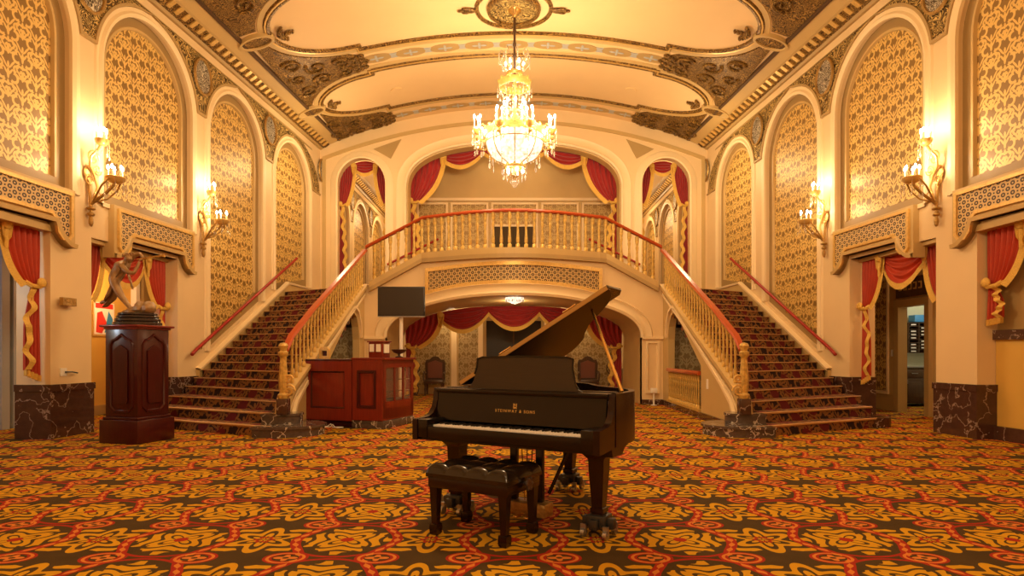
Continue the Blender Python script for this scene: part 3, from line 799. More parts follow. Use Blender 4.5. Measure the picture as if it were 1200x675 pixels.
# ---------------------------------------------------------------- side staircases
NS = 19; R = ZL/NS
def din(n): return (9.25, 9.65, 10.05)[n-1] if n <= 3 else 10.05+(n-3)*(DF+.1-10.05)/16
def dout(n): return (10.5, 11.0, 11.6)[n-1] if n <= 3 else 12.2+.30*(n-4)
def XI(d): return 3.58+.02*(d-9.5)
def xo(n): return (6.2, 6.4, 6.55)[n-1] if n <= 3 else W(dout(n))-.09
for s in (-1, 1):
    sd = 'left' if s < 0 else 'right'
    t = root('staircase', (s*5, 12.5, 0), 'grand carpeted staircase climbing along the %s wall of the hall' % sd, 'staircase', 'grand staircases')
    mb = MB(); ns = MB()
    for n in range(1, NS+1):
        a = (s*(XI(din(n))+.08), din(n)); b = (s*xo(n), dout(n))
        if n < NS: c = (s*(W(dout(n+1))), dout(n+1)+.05); d = (s*(XI(din(n+1))+.08), din(n+1)+.05)
        else: c = (s*W(17.5), 17.5); d = (s*XI(17), 17.5)
        z0, z1 = max(0, R*(n-1.6)), R*n
        if n <= 2: z0 = 0 if n == 1 else R
        if n <= 2: c = (s*W(12.7), 12.7)
        P4 = [a, b, c, d]
        mb.add([(x, y, z0) for x, y in P4]+[(x, y, z1) for x, y in P4], [(0, 1, 2, 3), (4, 7, 6, 5), (0, 4, 5, 1), (1, 5, 6, 2), (2, 6, 7, 3), (3, 7, 4, 0)])
        if n < NS+1:
            va = Vector((a[0], a[1], z1)); vb = Vector((b[0], b[1], z1))
            hh = .009 if n > 2 else .020
            ns.tube([tuple(va+Vector((0, -.012, -.008))), tuple(vb+Vector((0, -.012, -.008)))], hh, 6)
    mb.build('carpeted_steps', stairc, t, smooth=0)
    ns.build('step_nosings', nosing, t)
    # rounded marble ends of the lowest steps
    def bull(cx, cy, r, z0, z1, wx):
        pts = []
        for q in range(25):
            an = -pi/2-pi*q/24 if s > 0 else -pi/2+pi*q/24
            pts.append((cx+r*cos(an)*1.15, cy+r*sin(an)))
        pts.append((cx+s*wx, cy+r)); pts.append((cx+s*wx, cy-r+.02+.0))
        m_ = MB(lambda u, v, n: (u, v, n)).plate(pts, (), z0, z1-.03); 
        p2 = [((x-cx)*1.05+cx, (y-cy)*1.05+cy) for x, y in pts]
        m_.plate(p2, (), z1-.03, z1+.008); return m_
    bull(s*3.55, 9.62, .50, 0, R, .35).build('marble_step_end', marbg, t, smooth=30)
    bull(s*3.70, 9.80, .28, R, 2*R, .22).build('marble_step_end', marbg, t, smooth=30)
    e = MB(lambda u, v, n: (u, v, n)).plate([(s*(6.24+.33*cos(a)), 10.78+.33*sin(a)) for a in [-pi/2+(2*pi)*q/28 for q in range(28)]], (), 0, R+.005)
    e.build('marble_step_end', marb, t, smooth=30)
    # outer stringer wall with the opening under the stairs
    def sm(u, z, n): return (s*(XI(u)-n), u, z)
    CZb = lambda u: .62+.419*(u-9.6)
    out = [(9.62, .30), (9.75, .0), (DF+.0, 0), (DF, CZb(DF)), (10.1, CZb(10.1)), (9.8, CZb(9.8)-.1), (9.66, .50)]
    hole = [(11.9, .12), (11.9, 1.02), (13.55, 1.98), (13.9, 2.16), (14.15, 2.20), (14.4, 2.12), (14.58, 1.9), (14.66, 1.6), (14.66, .12)]
    sw = MB(sm).plate(out, [hole], -.16, 0); ws = sw.build('stringer_wall', yellowp if False else taupe2, t, smooth=0)
    MB(sm).sweep([(9.86, .12), (10.1, .45), (10.6, .74), (13.5, 2.10), (13.9, 2.30), (14.15, 2.34), (14.45, 2.26), (14.68, 2.0), (14.78, 1.66)], [(-.04, 0), (-.03, .05), (.03, .05), (.04, 0)]).build('moulding', creaml, ws)
    MB(sm).box(9.9, 11.88, 0, .13, 0, .04).build('marble_base', marb, ws, smooth=0)
    MB(sm).box(11.88, DF, 0, .13, 0, .04).build('marble_base', marb, ws, smooth=0)
    for dz, h, m_ in ((-.05, .07, taupe2), (-.17, .04, taupe), (-.26, .035, creaml)):
        MB(sm).sweep([(9.66, .42+dz), (9.78, CZb(9.8)-.10+dz), (10.1, CZb(10.1)+dz), (DF, CZb(DF)+dz)], [(0, 0), (0, h), (.05, h), (.05, 0)]).build('moulding', m_, ws)
    # curb that carries the balusters
    t2 = 'stair_balustrade'
    b = root(t2, (s*3.6, 9.6, .3), 'gilded balustrade with polished red rail descending beside the %s staircase' % sd, 'balustrade', 'stair balustrades')
    zc = lambda u: CZb(u)
    pth = [(s*XI(u), u, zc(u)) for u in (9.72, 10.1, 12, 14, DF)]
    MB().rail(pth, [(-.09, -.05), (.09, -.05), (.09, .02), (-.09, .02)]).build('curb', taupe2, b, smooth=0)
    hp = [(s*XI(9.6), 9.62, zc(9.6)+.66)]+[(s*XI(u), u, zc(u)+.80+(-.05 if u < 10 else 0)) for u in (9.9, 11, 12, 13, 14, DF-.1)]+[(s*(XI(DF)-.02), DF, zc(DF)+.81)]
    RP = [(-.045, 0), (.045, 0), (.06, .035), (.04, .075), (-.04, .075), (-.06, .035)]
    MB().rail(hp, RP).build('handrail', railm, b)
    # newel
    nx, ny = s*XI(9.55), 9.55
    m_ = MB().bbox(nx-.085, nx+.085, ny-.085, ny+.085, 2*R, 2*R+.25, .015); m_.build('newel_plinth', marb, b)
    pr = [(.07, .55), (.085, .58), (.085, .62), (.055, .65), (.065, .72), (.07, .85), (.06, 1.0), (.05, 1.15), (.05, 1.2), (.075, 1.23), (.075, 1.28), (.05, 1.30), (.06, 1.34), (.075, 1.38), (.05, 1.42), (.0, 1.43)]
    MB().lathe(pr, (nx, ny, 0), 8).build('newel_post', balm, b)
    sc_ = MB()
    for r0, zz in ((.10, .68), (.07, .86)):
        pt = [(nx-s*(.09+r0*(1-q/18*.8)*cos(q/18*3.3*pi)), ny-.02, zz+r0*(1-q/18*.8)*sin(q/18*3.3*pi)) for q in range(19)]
        sc_.tube(pt, .018, 6)
    sc_.build('newel_scroll', goldp, b)
    OFF[b.name] = Vector(b.location)
    # balusters
    BP = [(.038, 0), (.038, .07), (.022, .09), (.034, .13), (.03, .2), (.022, .3), (.020, .42), (.028, .46), (.03, .49), (.02, .52), (.03, .58), (.036, .61), (.036, .72)]
    if 'proto' not in globals():
        proto = MB().lathe(BP, (0, 0, 0), 8); pm = proto.build('baluster', balm, None, smooth=50); proto = pm.data; bpy.data.objects.remove(pm)
    u = 9.95
    while u < DF-.08:
        o = bpy.data.objects.new('baluster', proto); COL.objects.link(o); o.parent = b
        h = (.80 if u > 10 else .76)
        o.location = Vector((s*XI(u), u, zc(u)+.01))-Vector(b.location); o.scale = (.82, .82, h/.72); u += .2
    # small balustrade closing the opening under the stairs
    b2 = root('low_balustrade', (s*XI(13.3), 13.3, .13), 'low balustrade closing the opening under the %s staircase' % sd, 'balustrade', 'low balustrades under the stairs')
    MB().rail([(s*XI(u), u, .84) for u in (11.93, 14.63)], [(-.05, 0), (.05, 0), (.06, .04), (.04, .08), (-.04, .08), (-.06, .04)]).build('handrail', railm, b2)
    MB().rail([(s*XI(u), u, .13) for u in (11.93, 14.63)], [(-.05, 0), (.05, 0), (.05, .05), (-.05, .05)]).build('bottom_rail', balm, b2, smooth=0)
    for q in range(17):
        u = 12.05+.155*q
        o = bpy.data.objects.new('baluster', proto); COL.objects.link(o); o.parent = b2
        o.location = Vector((s*XI(u), u, .17))-Vector(b2.location); o.scale = (.8, .8, .67/.72)
    # wall handrail
    h = root('wall_handrail', (s*(W(12.3)-.12), 12.3, 1.2), 'dark red wooden handrail mounted on the %s wall above the stairs' % sd, 'handrail', 'wall handrails')
    fm = wm(s)
    pt = [fm(12.35, 1.24, .13), fm(12.5, 1.34, .13), fm(17.35, 3.95, .13)]
    MB().tube(pt, .035, 10).build('rail', raild, h)
    for u in (12.7, 14.3, 15.9, 17.1):
        z = 1.34+.538*(u-12.5)
        m_ = MB().tube([fm(u, z-.02, .13), fm(u, z-.09, .12), fm(u, z-.10, .02)], .012, 6); m_.lathe([(.03, 0), (.03, .02)], fm(u, z-.11, .03), 8); m_.build('bracket', brass, h)
    # red rails on the back wall of the short flights
    h = root('gallery_handrail', (s*3.0, 19.2, 3.9), 'short red handrail on the back wall above the %s upper flight' % sd, 'handrail', 'upper flight handrails')
    MB().tube([(s*3.95, 19.2, 4.05), (s*2.35, 19.2, 4.85)], .035, 8).build('rail', raild, h)
    for x in (3.8, 2.55): MB().tube([(s*x, 19.2, 4.05+(3.95-x)*.5), (s*x, 19.38, 4.0+(3.95-x)*.5)], .014, 6).build('bracket', brass, h)
    # dark damask closet wall below the stairs
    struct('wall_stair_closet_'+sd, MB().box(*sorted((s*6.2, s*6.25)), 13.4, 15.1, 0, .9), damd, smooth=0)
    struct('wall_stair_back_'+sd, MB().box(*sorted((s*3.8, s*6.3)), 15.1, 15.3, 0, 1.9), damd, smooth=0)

# mezzanine balustrade
b = root('mezzanine_balustrade', (0, DF-.8, ZM), 'gilded balustrade with red rail bowing out along the central mezzanine', 'balustrade')
ep = edge_pts(.0, .08)
MB().rail(ep, [(-.10, -.14), (.10, -.14), (.14, -.06), (.14, .0), (-.10, .0)]).build('curb', taupe2, b, smooth=0)
MB().rail(edge_pts(.0, -.10), [(-.1, -.06), (.0, -.06), (.09, .0), (.09, .04), (-.1, .04)]).build('curb_moulding', taupe, b, smooth=0)
hp = [(x, y, z+.84) for x, y, z in ep]
hp[0] = (3.66, DF, 3.86); hp[-1] = (-3.66, DF, 3.86)
MB().rail(hp, RP).build('handrail', railm, b)
def at_len(pts, d):
    for i in range(len(pts)-1):
        a, c = Vector(pts[i]), Vector(pts[i+1]); L = Vector((c.x-a.x, c.y-a.y)).length
        if d <= L: return a.lerp(c, d/L)
        d -= L
    return Vector(pts[-1])
tot = sum(Vector((ep[i+1][0]-ep[i][0], ep[i+1][1]-ep[i][1])).length for i in range(len(ep)-1))
nb = 38
for q in range(nb):
    p = at_len(ep, .12+(tot-.24)*q/(nb-1))
    o = bpy.data.objects.new('baluster', proto); COL.objects.link(o); o.parent = b
    o.location = p-Vector(b.location); o.scale = (1.35, 1.35, .85/.72)
# ---------------------------------------------------------------- curtains
def curtain_set(label, group, fm, h0, h1, ros, topf, drop, ztie, tiew, zend, n0, mat, sides=(1, 1), size=1., tails=(1, 1)):
    mid = (h0+h1)/2
    r = root('curtain', fm(mid, topf(mid)-.3, n0), label, 'curtain', group)
    fw = .11*size
    for i in range(len(ros)-1):
        a0, a1 = ros[i], ros[i+1]; L = a1-a0
        def sw(a, b, k=0., zoff=0.):
            e = 4*a*(1-a)
            h = a0+L*a; tz = topf(h)
            z = tz-b*(drop*.28+(drop*.72)*e)-zoff
            n = n0+.05*size*e*b+.028*size*sin(b*2*pi*4.2+.6*sin(3*a))*min(1, e*1.6)+k
            return h, z, n
        s_ = MB(fm).sheet(lambda a, b: sw(a, b), 28, 40).build('swag', mat, r, smooth=60, recalc=False)
        MB(fm).sheet(lambda a, b: (lambda p: (p[0], p[1]-b*fw+.01, p[2]+.012+.004*sin(a*220)))(sw(a, 1.)), 40, 2).build('fringe', fringe, s_, smooth=60, recalc=False)
    for side in (0, 1):
        if not sides[side]: continue
        hin = ros[0] if side == 0 else ros[-1]; hout = h0 if side == 0 else h1; d = 1 if side == 0 else -1
        hti = hout+d*tiew
        def dp(a, b, off=0.):
            th = hin+(hout-hin)*a; tz = topf(th)
            q = hti+(hout+d*.02-hti)*a
            h = th+(q-th)*b**1.7+off*d
            z = tz+(ztie-tz)*(b if a > .02 else b)+ .0
            z += -.12*size*sin(pi*b)*(1-a)
            n = n0+.03+.035*size*sin(a*2*pi*6+.8*b)*(1-.55*b)
            return h, z, n
        s_ = MB(fm).sheet(lambda a, b: dp(a, b), 60, 18).build('side_drape', mat, r, smooth=60, recalc=False)
        MB(fm).sheet(lambda a, b: (lambda p: (p[0]+d*fw*.95*(a), p[1]-.5*fw*a, p[2]+.015))(dp(0., b)), 2, 24).build('fringe', fringe, s_, smooth=60, recalc=False)
        if not tails[side]: continue
        # tail below the tie
        tw = tiew*1.05
        def tl(a, b):
            w_ = tiew*.55+(tw-tiew*.55)*min(1, b*2.2)
            h = hout+d*.02+d*w_*a
            z = ztie-.02+(zend-ztie)*b+ .25*(ztie-zend)*(1-a)*(-b)*.35
            n = n0+.03+.035*size*sin(a*2*pi*4+b)*(.5+.5*b)
            return h, z, n
        t_ = MB(fm).sheet(tl, 36, 14).build('tail', mat, r, smooth=60, recalc=False)
        def fz(a, b):
            p = tl(1., b); zz = .35*fw*sin(b*pi*2*max(2, round((ztie-zend)/.38)))
            return (p[0]+d*(fw*1.0*(a-.75)+zz), p[1], p[2]+.03+.02*sin(b*30))
        MB(fm).sheet(fz, 3, 40).build('fringe', fringe, t_, smooth=60, recalc=False)
        MB(fm).sheet(lambda a, b: (tl(a, 1.)[0], tl(a, 1.)[1]-fw*.8*b+.01, tl(a, 1.)[2]+.012), 36, 1).build('fringe', fringe, t_, smooth=60, recalc=False)
        tb = MB(fm)
        tb.tube([(hout-d*.0, ztie+.04, n0+.0), (hout+d*tiew*.35, ztie-.02, n0+.10), (hout+d*tiew*.85, ztie-.02, n0+.09), (hout+d*tiew, ztie+.05, n0+.0)], .035*size, 8)
        tb.ball((hout+d*tiew*.3, ztie+.04, n0+.12), .075*size, .075*size, .04)
        tb.build('tieback', fringe, r)
    for h in (ros[0], ros[-1]) if len(ros) < 5 else ros:
        m_ = MB(fm).ball((h, topf(h)-.07*size, n0+.09), .085*size, .085*size, .04, 14)
        m_.build('rosette', fringe, r)
        m_ = MB(fm).sheet(lambda a, b: (h+(a-.5)*.16*size*(1-.3*b), topf(h)-.1*size-b*.34*size*(1-abs(a-.5)*1.1), n0+.08+.02*sin(a*14)), 10, 5)
        m_.build('jabot', fringe, r, smooth=60, recalc=False)
    return r
tc = lambda x: 6.47+1.50*max(0, 1-abs(x/3.44)**2.5)**.4
bk = lambda x, z, n: (x, DB+.45-n, z)
curtain_set('wide crimson swagged curtain with gold fringe across the big upper arch', None, bk, -3.42, 3.42, [-2.29, -.98, .98, 2.29], tc, .55, 6.15, .34, 4.0, .0, velvet, size=1.25)
for s in (-1, 1):
    c = s*4.8
    curtain_set('tall crimson curtain with gold fringe in the narrow upper arch at %s of the mezzanine' % ('left' if s < 0 else 'right'), 'curtains in the narrow upper arches',
                bk, c-.83, c+.83, [c-.36, c+.36], (lambda c: lambda x: 6.64+.84*sqrt(max(0, 1-((x-c)/.84)**2)))(c), .42, 6.05, .2, 3.0, .0, velvet, size=1.)
tb_ = lambda x: 1.64+1.0*max(0, 1-abs(x/3.19)**2.35)**.4255
curtain_set('crimson swagged curtain with gold fringe inside the wide arch below the mezzanine', None, lambda x, z, n: (x, 17.72-n, z), -3.12, 3.12, [-2.11, -.72, .74, 2.11], tb_, .62, 1.45, .32, .28, .0, velvet, size=1.1)
for s in (-1, 1):
    sd = 'left' if s < 0 else 'right'
    curtain_set('rust red swagged curtain over the %s' % ('opening behind the bronze statue' if s < 0 else 'doorway opening beside the right stairs'), 'curtains over the side openings',
                wm(s), 9.88, 12.07, [10.35, 11.50], lambda u: 3.12, .62, 2.15, .22, .86, -.26, velvet2, tails=(0, 1))
    curtain_set('rust red swagged curtain over the %s' % ('opening at the left edge, beside the marble pier' if s < 0 else 'walled bay at the right edge, with a short tail'), 'curtains over the side openings',
                wm(s), 6.92, 9.02, [7.35, 8.42], lambda u: 3.12, .55, 2.25, .24, 1.05 if s < 0 else 1.8, -.16, velvet2, tails=(0, 1))

# ---------------------------------------------------------------- wall sconces
def sconce(s, u, label):
    f = wm(s)
    r = root('wall_sconce', f(u, 3.3, 0), label, 'wall lamp', 'crystal wall sconces')
    m = MB(f)
    m.ball((u, 3.36, .07), .035, .09, .035); m.ball((u, 3.47, .07), .06, .04, .05); m.ball((u, 3.56, .07), .075, .03, .06)
    m.tube([(u, 3.32, .07), (u, 3.62, .07), (u, 4.05, .03)], .025, 8)
    m.ball((u, 4.12, .03), .10, .14, .03); m.build('back_plate', goldd, r)
    m = MB(f)
    P = [(u, 3.6, .07), (u+.03, 3.75, .10), (u+.10, 3.92, .10), (u+.06, 4.1, .08), (u-.06, 4.22, .10), (u-.09, 4.36, .14), (u-.02, 4.5, .2), (u, 4.6, .24)]
    m.tube(P, .02, 7)
    for (cx, cz, r0, dr, n_) in ((u-.02, 4.36, .13, 1, .12), (u+.10, 4.20, .09, -1, .1), (u-.10, 3.98, .09, 1, .12), (u+.09, 3.78, .10, -1, .12)):
        m.tube([(cx+r0*(1-.8*q/20)*cos(dr*q/20*3.4*pi), cz+r0*(1-.8*q/20)*sin(q/20*3.4*pi*dr), n_) for q in range(21)], .011, 5)
    m.build('scroll_stem', goldp, r)
    m = MB(f).tube([(u, 3.62, .07), (u, 3.70, .16), (u, 3.80, .30), (u, 3.92, .42), (u, 4.0, .46)], .024, 7)
    for k in (-1, 1): m.tube([(u, 3.66, .1), (u+k*.12, 3.74, .24), (u+k*.17, 3.88, .36), (u+k*.14, 4.0, .44)], .014, 6)
    m.build('arm', goldd, r)
    for (cz, cn, rr, k, h) in ((4.60, .24, .085, 4, .17), (4.0, .46, .125, 5, .17)):
        cu = MB(f); pr = [(.02, -.05), (rr*.7, -.03), (rr, .0), (rr*1.15, .05), (rr*1.1, .06)]
        vs = []; n_ = 14
        for a_, z_ in pr: vs += [(u+a_*cos(2*pi*q/n_), cz+z_, cn+a_*sin(2*pi*q/n_)) for q in range(n_)]
        cu.add(vs, [(i*n_+q, i*n_+(q+1) % n_, (i+1)*n_+(q+1) % n_, (i+1)*n_+q) for i in range(4) for q in range(n_)])
        cp_ = cu.build('candle_cup', goldp, r)
        for q in range(k):
            a = 2*pi*q/k+.5; x_, n2 = u+rr*.8*cos(a), cn+rr*.8*sin(a)
            c_ = MB(f).tube([(x_, cz+.02, n2), (x_, cz+h, n2)], .013, 8).build('candle', candle, r)
            MB(f).ball((x_, cz+h+.035, n2), .016, .042, .016, 8).build('bulb', bulbs, c_)
        for q in range(8 if rr > .1 else 5):
            a = 2*pi*q/8+.2; x_, n2 = u+rr*1.15*cos(a), cn+rr*1.15*sin(a); L = .12+.08*((q*3) % 4)/3
            d_ = MB(f).tube([(x_, cz+.03, n2), (x_, cz-L, n2)], .004, 4)
            d_.ball((x_, cz-L-.03, n2), .016, .04, .010, 6); d_.ball((x_, cz-L*.5, n2), .010, .014, .01, 6)
            d_.build('crystal_drop', crystal, r)
    lamp('sconce_lamp', f(u, 4.86, .30), 16, WARM, .06); lamp('sconce_lamp', f(u, 4.30, .50), 20, WARM, .06)
    return r
sconce(-1, 9.75, 'gold and crystal wall sconce on the left wall above the bronze statue')
sconce(1, 9.75, 'gold and crystal wall sconce on the right pier between the two fretwork hoods')
sconce(-1, 12.86, 'gold and crystal wall sconce on the left wall beside the stairs')
sconce(1, 12.86, 'gold and crystal wall sconce on the right wall beside the stairs')

# ---------------------------------------------------------------- chandelier
CX, CY = 0.02, 13.8
r = root('chandelier', (CX, CY, 9.0), 'large gilded crystal chandelier hanging from the ceiling medallion', 'chandelier')
c0 = (CX, CY, 0)
MB().lathe([(.02, 9.03), (.16, 9.0), (.14, 8.93), (.05, 8.86), (.03, 8.8)], c0, 16).build('canopy', brass, r)
m = MB().tube([(CX, CY, 8.9), (CX, CY, 7.5)], .028, 8)
for z in (8.2, 7.95, 8.5): m.ball((CX, CY, z), .045, .045, .06)
m.build('rod', oakd, r)
def ringz(rad, z, h, t=.02, n=32, sc=0):
    m = MB(); P_ = [(-t, 0), (t, 0), (t*1.6, h*.4), (t, h), (-t, h)]
    m.lathe([(rad, z), (rad+t, z), (rad+t*1.8, z+h*.5), (rad+t, z+h), (rad, z+h), (rad, z)], c0, n, caps=False)
    if sc:
        for q in range(sc):
            a = 2*pi*q/sc; m.ball((CX+(rad+t)*cos(a), CY+(rad+t)*sin(a), z+h), .035, .035, .05, 6)
    return m
for (ra, z, h, sc) in ((.16, 7.50, .08, 0), (.33, 7.22, .16, 10), (.26, 6.62, .05, 0), (.66, 6.12, .15, 20), (.20, 5.42, .06, 8)):
    ringz(ra, z, h, sc=sc).build('gilded_ring', goldp, r)
m = MB().lathe([(.03, 7.5), (.05, 7.3), (.03, 7.2), (.06, 6.95), (.03, 6.8), (.08, 6.6), (.04, 6.4), (.1, 6.3), (.03, 6.15), (.03, 5.5), (.08, 5.4), (.05, 5.3), (.03, 5.2)], c0, 12)
m.build('central_stem', goldp, r)
m = MB().lathe([(.64, 6.12), (.64, 6.0), (.60, 5.85), (.52, 5.72), (.40, 5.61), (.22, 5.53), (.05, 5.5)], c0, 32, caps=False); m.build('lit_crystal_bowl', bowlm, r)
m = MB()
for q in range(8):
    a = 2*pi*q/8
    m.tube([(CX+rr*cos(a), CY+rr*sin(a), z) for rr, z in ((.665, 6.14), (.665, 6.0), (.62, 5.84), (.54, 5.70), (.41, 5.59), (.22, 5.51), (.1, 5.46))], .012, 5)
m.tube([(CX+.66*cos(2*pi*q/32), CY+.66*sin(2*pi*q/32), 5.97) for q in range(32)], .012, 5, True)
m.build('bowl_ribs', goldd, r)
def cand(x, y, z, h, par, rr=.014):
    c_ = MB().tube([(x, y, z), (x, y, z+h)], rr, 8).build('candle', candle, par)
    MB().ball((x, y, z+h+.045), .022, .022, .052, 8).build('bulb', bulb, c_)
drop_mb = MB().tube([(0, 0, 0), (0, 0, -.14)], .004, 4)
for q in range(3): drop_mb.ball((0, 0, -.02-.04*q), .011, .011, .014, 6)
drop_mb.ball((0, 0, -.19), .024, .012, .055, 8)
dproto = drop_mb.build('crystal_drop', crystal, None, origin=False); dmesh = dproto.data; bpy.data.objects.remove(dproto)
def drop(x, y, z, par, sc=1.):
    o = bpy.data.objects.new('crystal_drop', dmesh); COL.objects.link(o); o.parent = par
    o.location = Vector((x, y, z))-OFF[par.name]; o.scale = (sc, sc, sc); o.rotation_euler = (0, 0, random.random()*3)
# crown of looping crystal arms with bulbs
m = MB()
for q in range(8):
    a = 2*pi*q/8+.2
    m.tube([(CX+rr*cos(a), CY+rr*sin(a), z) for rr, z in ((.05, 7.56), (.2, 7.62), (.33, 7.75), (.36, 7.95), (.30, 8.05), (.24, 8.0), (.25, 7.92))], [.014]*7, 5)
m.build('crown_arms', crystal, r)
for q in range(6):
    a = 2*pi*q/6; cand(CX+.2*cos(a), CY+.2*sin(a), 7.6, .12, r)
for q in range(12):
    a = 2*pi*q/12; drop(CX+.38*cos(a), CY+.38*sin(a), 7.24, r, 1.)
for q in range(6):
    a = 2*pi*q/6+.3; drop(CX+.36*cos(a), CY+.36*sin(a), 7.9, r, .9)
# cascade of crystal chains between crown ring and bowl ring
m = MB()
for q in range(22):
    a = 2*pi*q/22
    for t_ in range(12):
        t = t_/11; rad = .34-.10*sin(pi*min(1, t*1.3))+.30*max(0, t-.72)/.28
        m.ball((CX+rad*cos(a), CY+rad*sin(a), 7.22-(7.22-6.28)*t), .016, .016, .026, 5)
cc_ = m.build('crystal_chains', crystal, r, smooth=0); cc_['kind'] = 'stuff'
for q in range(8):
    a = 2*pi*q/8+.1; cand(CX+.24*cos(a), CY+.24*sin(a), 6.62, .22, r)
for q in range(8):
    a = 2*pi*q/8+.4; cand(CX+.44*cos(a), CY+.44*sin(a), 6.25, .24, r)
# outer candle clusters
for q in range(8):
    a = 2*pi*q/8+.39; ux, uy = cos(a), sin(a)
    arm = MB().tube([(CX+rr*ux, CY+rr*uy, z) for rr, z in ((.62, 6.05), (.74, 5.92), (.86, 5.96), (.88, 6.12))], .018, 6)
    arm.tube([(CX+rr*ux, CY+rr*uy, z) for rr, z in ((.66, 6.2), (.76, 6.32), (.84, 6.25), (.86, 6.12))], .010, 5)
    arm.lathe([(.02, 6.05), (.07, 6.08), (.10, 6.14), (.11, 6.17), (.02, 6.17)], (CX+.88*ux, CY+.88*uy, 0), 10)
    arm.lathe([(.03, 5.95), (.05, 5.98), (.03, 6.03)], (CX+.88*ux, CY+.88*uy, 0), 8)
    ar = arm.build('arm', goldp, r)
    for k in range(3):
        b_ = 2*pi*k/3+a; x_, y_ = CX+.88*ux+.075*cos(b_), CY+.88*uy+.075*sin(b_)
        cand(x_, y_, 6.16, .24, ar)
    for k in range(4):
        b_ = 2*pi*k/4+a; drop(CX+.88*ux+.11*cos(b_), CY+.88*uy+.11*sin(b_), 6.12, ar, 1.35)
for q in range(12):
    a = 2*pi*q/12; drop(CX+.56*cos(a), CY+.56*sin(a), 5.72, r, 1.3)
for q in range(8):
    a = 2*pi*q/8; drop(CX+.24*cos(a), CY+.24*sin(a), 5.44, r, 1.2)
for q in range(5):
    a = 2*pi*q/5; MB().ball((CX+.18*cos(a), CY+.18*sin(a), 5.36), .03, .03, .045, 8).build('lower_bulb', bulb, r)
m = MB().lathe([(.02, 5.3), (.09, 5.26), (.05, 5.2), (.02, 5.18)], c0, 12); m.build('finial_cap', goldp, r)
MB().ball((CX, CY, 5.07), .075, .075, .085, 12).build('finial_ball', crystal, r)
for q in range(6):
    a = 2*pi*q/6; drop(CX+.09*cos(a), CY+.09*sin(a), 5.27, r, .8)

# ---------------------------------------------------------------- grand piano
PY = -radians(30.6)
pc = Vector((.072, 4.54, 0)); vdir = Vector((.509, .861, 0))
po = pc-vdir*.33
r = root('grand_piano', tuple(po), 'dark ebonised grand piano with its lid propped open', 'piano', rz=PY, local=True)
def catmull(P, n=6):
    out = []
    for i in range(len(P)-1):
        p0 = P[max(i-1, 0)]; p1 = P[i]; p2 = P[i+1]; p3 = P[min(i+2, len(P)-1)]
        for k in range(n):
            t = k/n
            out.append(tuple(.5*((2*p1[j])+(-p0[j]+p2[j])*t+(2*p0[j]-5*p1[j]+4*p2[j]-p3[j])*t*t+(-p0[j]+3*p1[j]-3*p2[j]+p3[j])*t**3) for j in range(2)))
    out.append(P[-1]); return out
RO = catmull([(-.735, .24), (-.735, .8), (-.735, 1.2), (-.70, 1.42), (-.58, 1.60), (-.38, 1.68), (-.16, 1.64), (.02, 1.50), (.14, 1.32), (.28, 1.14), (.46, 1.0), (.62, .85), (.71, .67), (.735, .48), (.735, .24)])
ZR0, ZR1 = .63, .985
MB().rail([(x, y, 0) for x, y in RO], [(-.025, ZR0), (.02, ZR0), (.02, ZR1), (-.025, ZR1)]).build('rim', ebonyr, r)
cheek = [(-.03, ZR0-.02), (.30, ZR0), (.30, ZR1), (.24, ZR1), (.225, .95), (.22, .90), (.20, .84), (.16, .795), (.11, .775), (.06, .77), (-.03, .765)]
for sx in (-1, 1):
    MB(lambda a, b, n, sx=sx: (sx*(.71+n), a, b)).plate(cheek, (), .0, .045).build('arm', ebonyr, r, smooth=30)
    MB().bbox(*sorted((sx*.62, sx*.71)), -.025, .2, ZR0, .765, .006).build('key_block', ebony, r)
MB().box(-.71, .71, .0, .30, ZR0-.02, ZR0+.04).build('keybed', ebony, r, smooth=0)
MB().bbox(-.63, .63, -.02, .005, ZR0-.0, .715, .004).build('key_slip', ebony, r)
MB(lambda x, y, n: (x, y, n)).plate([(x*.97, y) for x, y in RO], (), ZR0, ZR0+.03).build('bottom_board', ebony, r, smooth=0)
sb = MB(lambda x, y, n: (x, y, n)).plate([(x*.95, y*.985) for x, y in RO], (), .85, .86).build('soundboard', mk_wood('soundboard_wood', (.10, .055, .02), (.06, .03, .012), .5, 0), r, smooth=0)
ms = MB()
for q in range(40):
    x = -.66+1.32*q/39; y1 = 1.5-.02*q if q < 18 else 1.45-(q-17)*.035
    ms.tube([(x, .36, .885), (x-.05 if q > 12 else x+.1, max(.6, y1), .885)], .002, 3)
ms.build('strings', steel, sb, smooth=0)
# fallboard and nameboard
fbm = MB().sheet(lambda a, b: (-.70+1.4*a, .19+.03*sin(b*pi/2)*0+.035*b, .745+.215*b), 2, 6); fbm.box(-.70, .70, .225, .245, .745, .96)
fb = fbm.build('fallboard', ebony, r, smooth=0)
MB().bbox(-.71, .71, .20, .34, .955, .985, .006).build('rail_cap', ebony, r)
MB().bbox(-.71, .71, .33, .40, .955, .992, .006).build('desk_rail', ebony, r)
def lettering(text, size, loc, rot, mat, par, name='lettering'):
    c = bpy.data.curves.new('txt', 'FONT'); c.body = text; c.size = size; c.align_x = 'CENTER'; c.extrude = .0008; c.space_character = 1.35
    t = bpy.data.objects.new('txt', c); COL.objects.link(t); bpy.context.view_layer.update()
    me = bpy.data.meshes.new_from_object(t.evaluated_get(bpy.context.evaluated_depsgraph_get())); bpy.data.objects.remove(t)
    o = bpy.data.objects.new(name, me); COL.objects.link(o); me.materials.clear(); me.materials.append(mat); o.parent = par
    o.location = loc; o.rotation_euler = rot; return o
lettering('STEINWAY & SONS', .030, (0, .2010, .828), (radians(80.8), 0, 0), goldp, fb)
lg = MB()
def lyre(a): return None
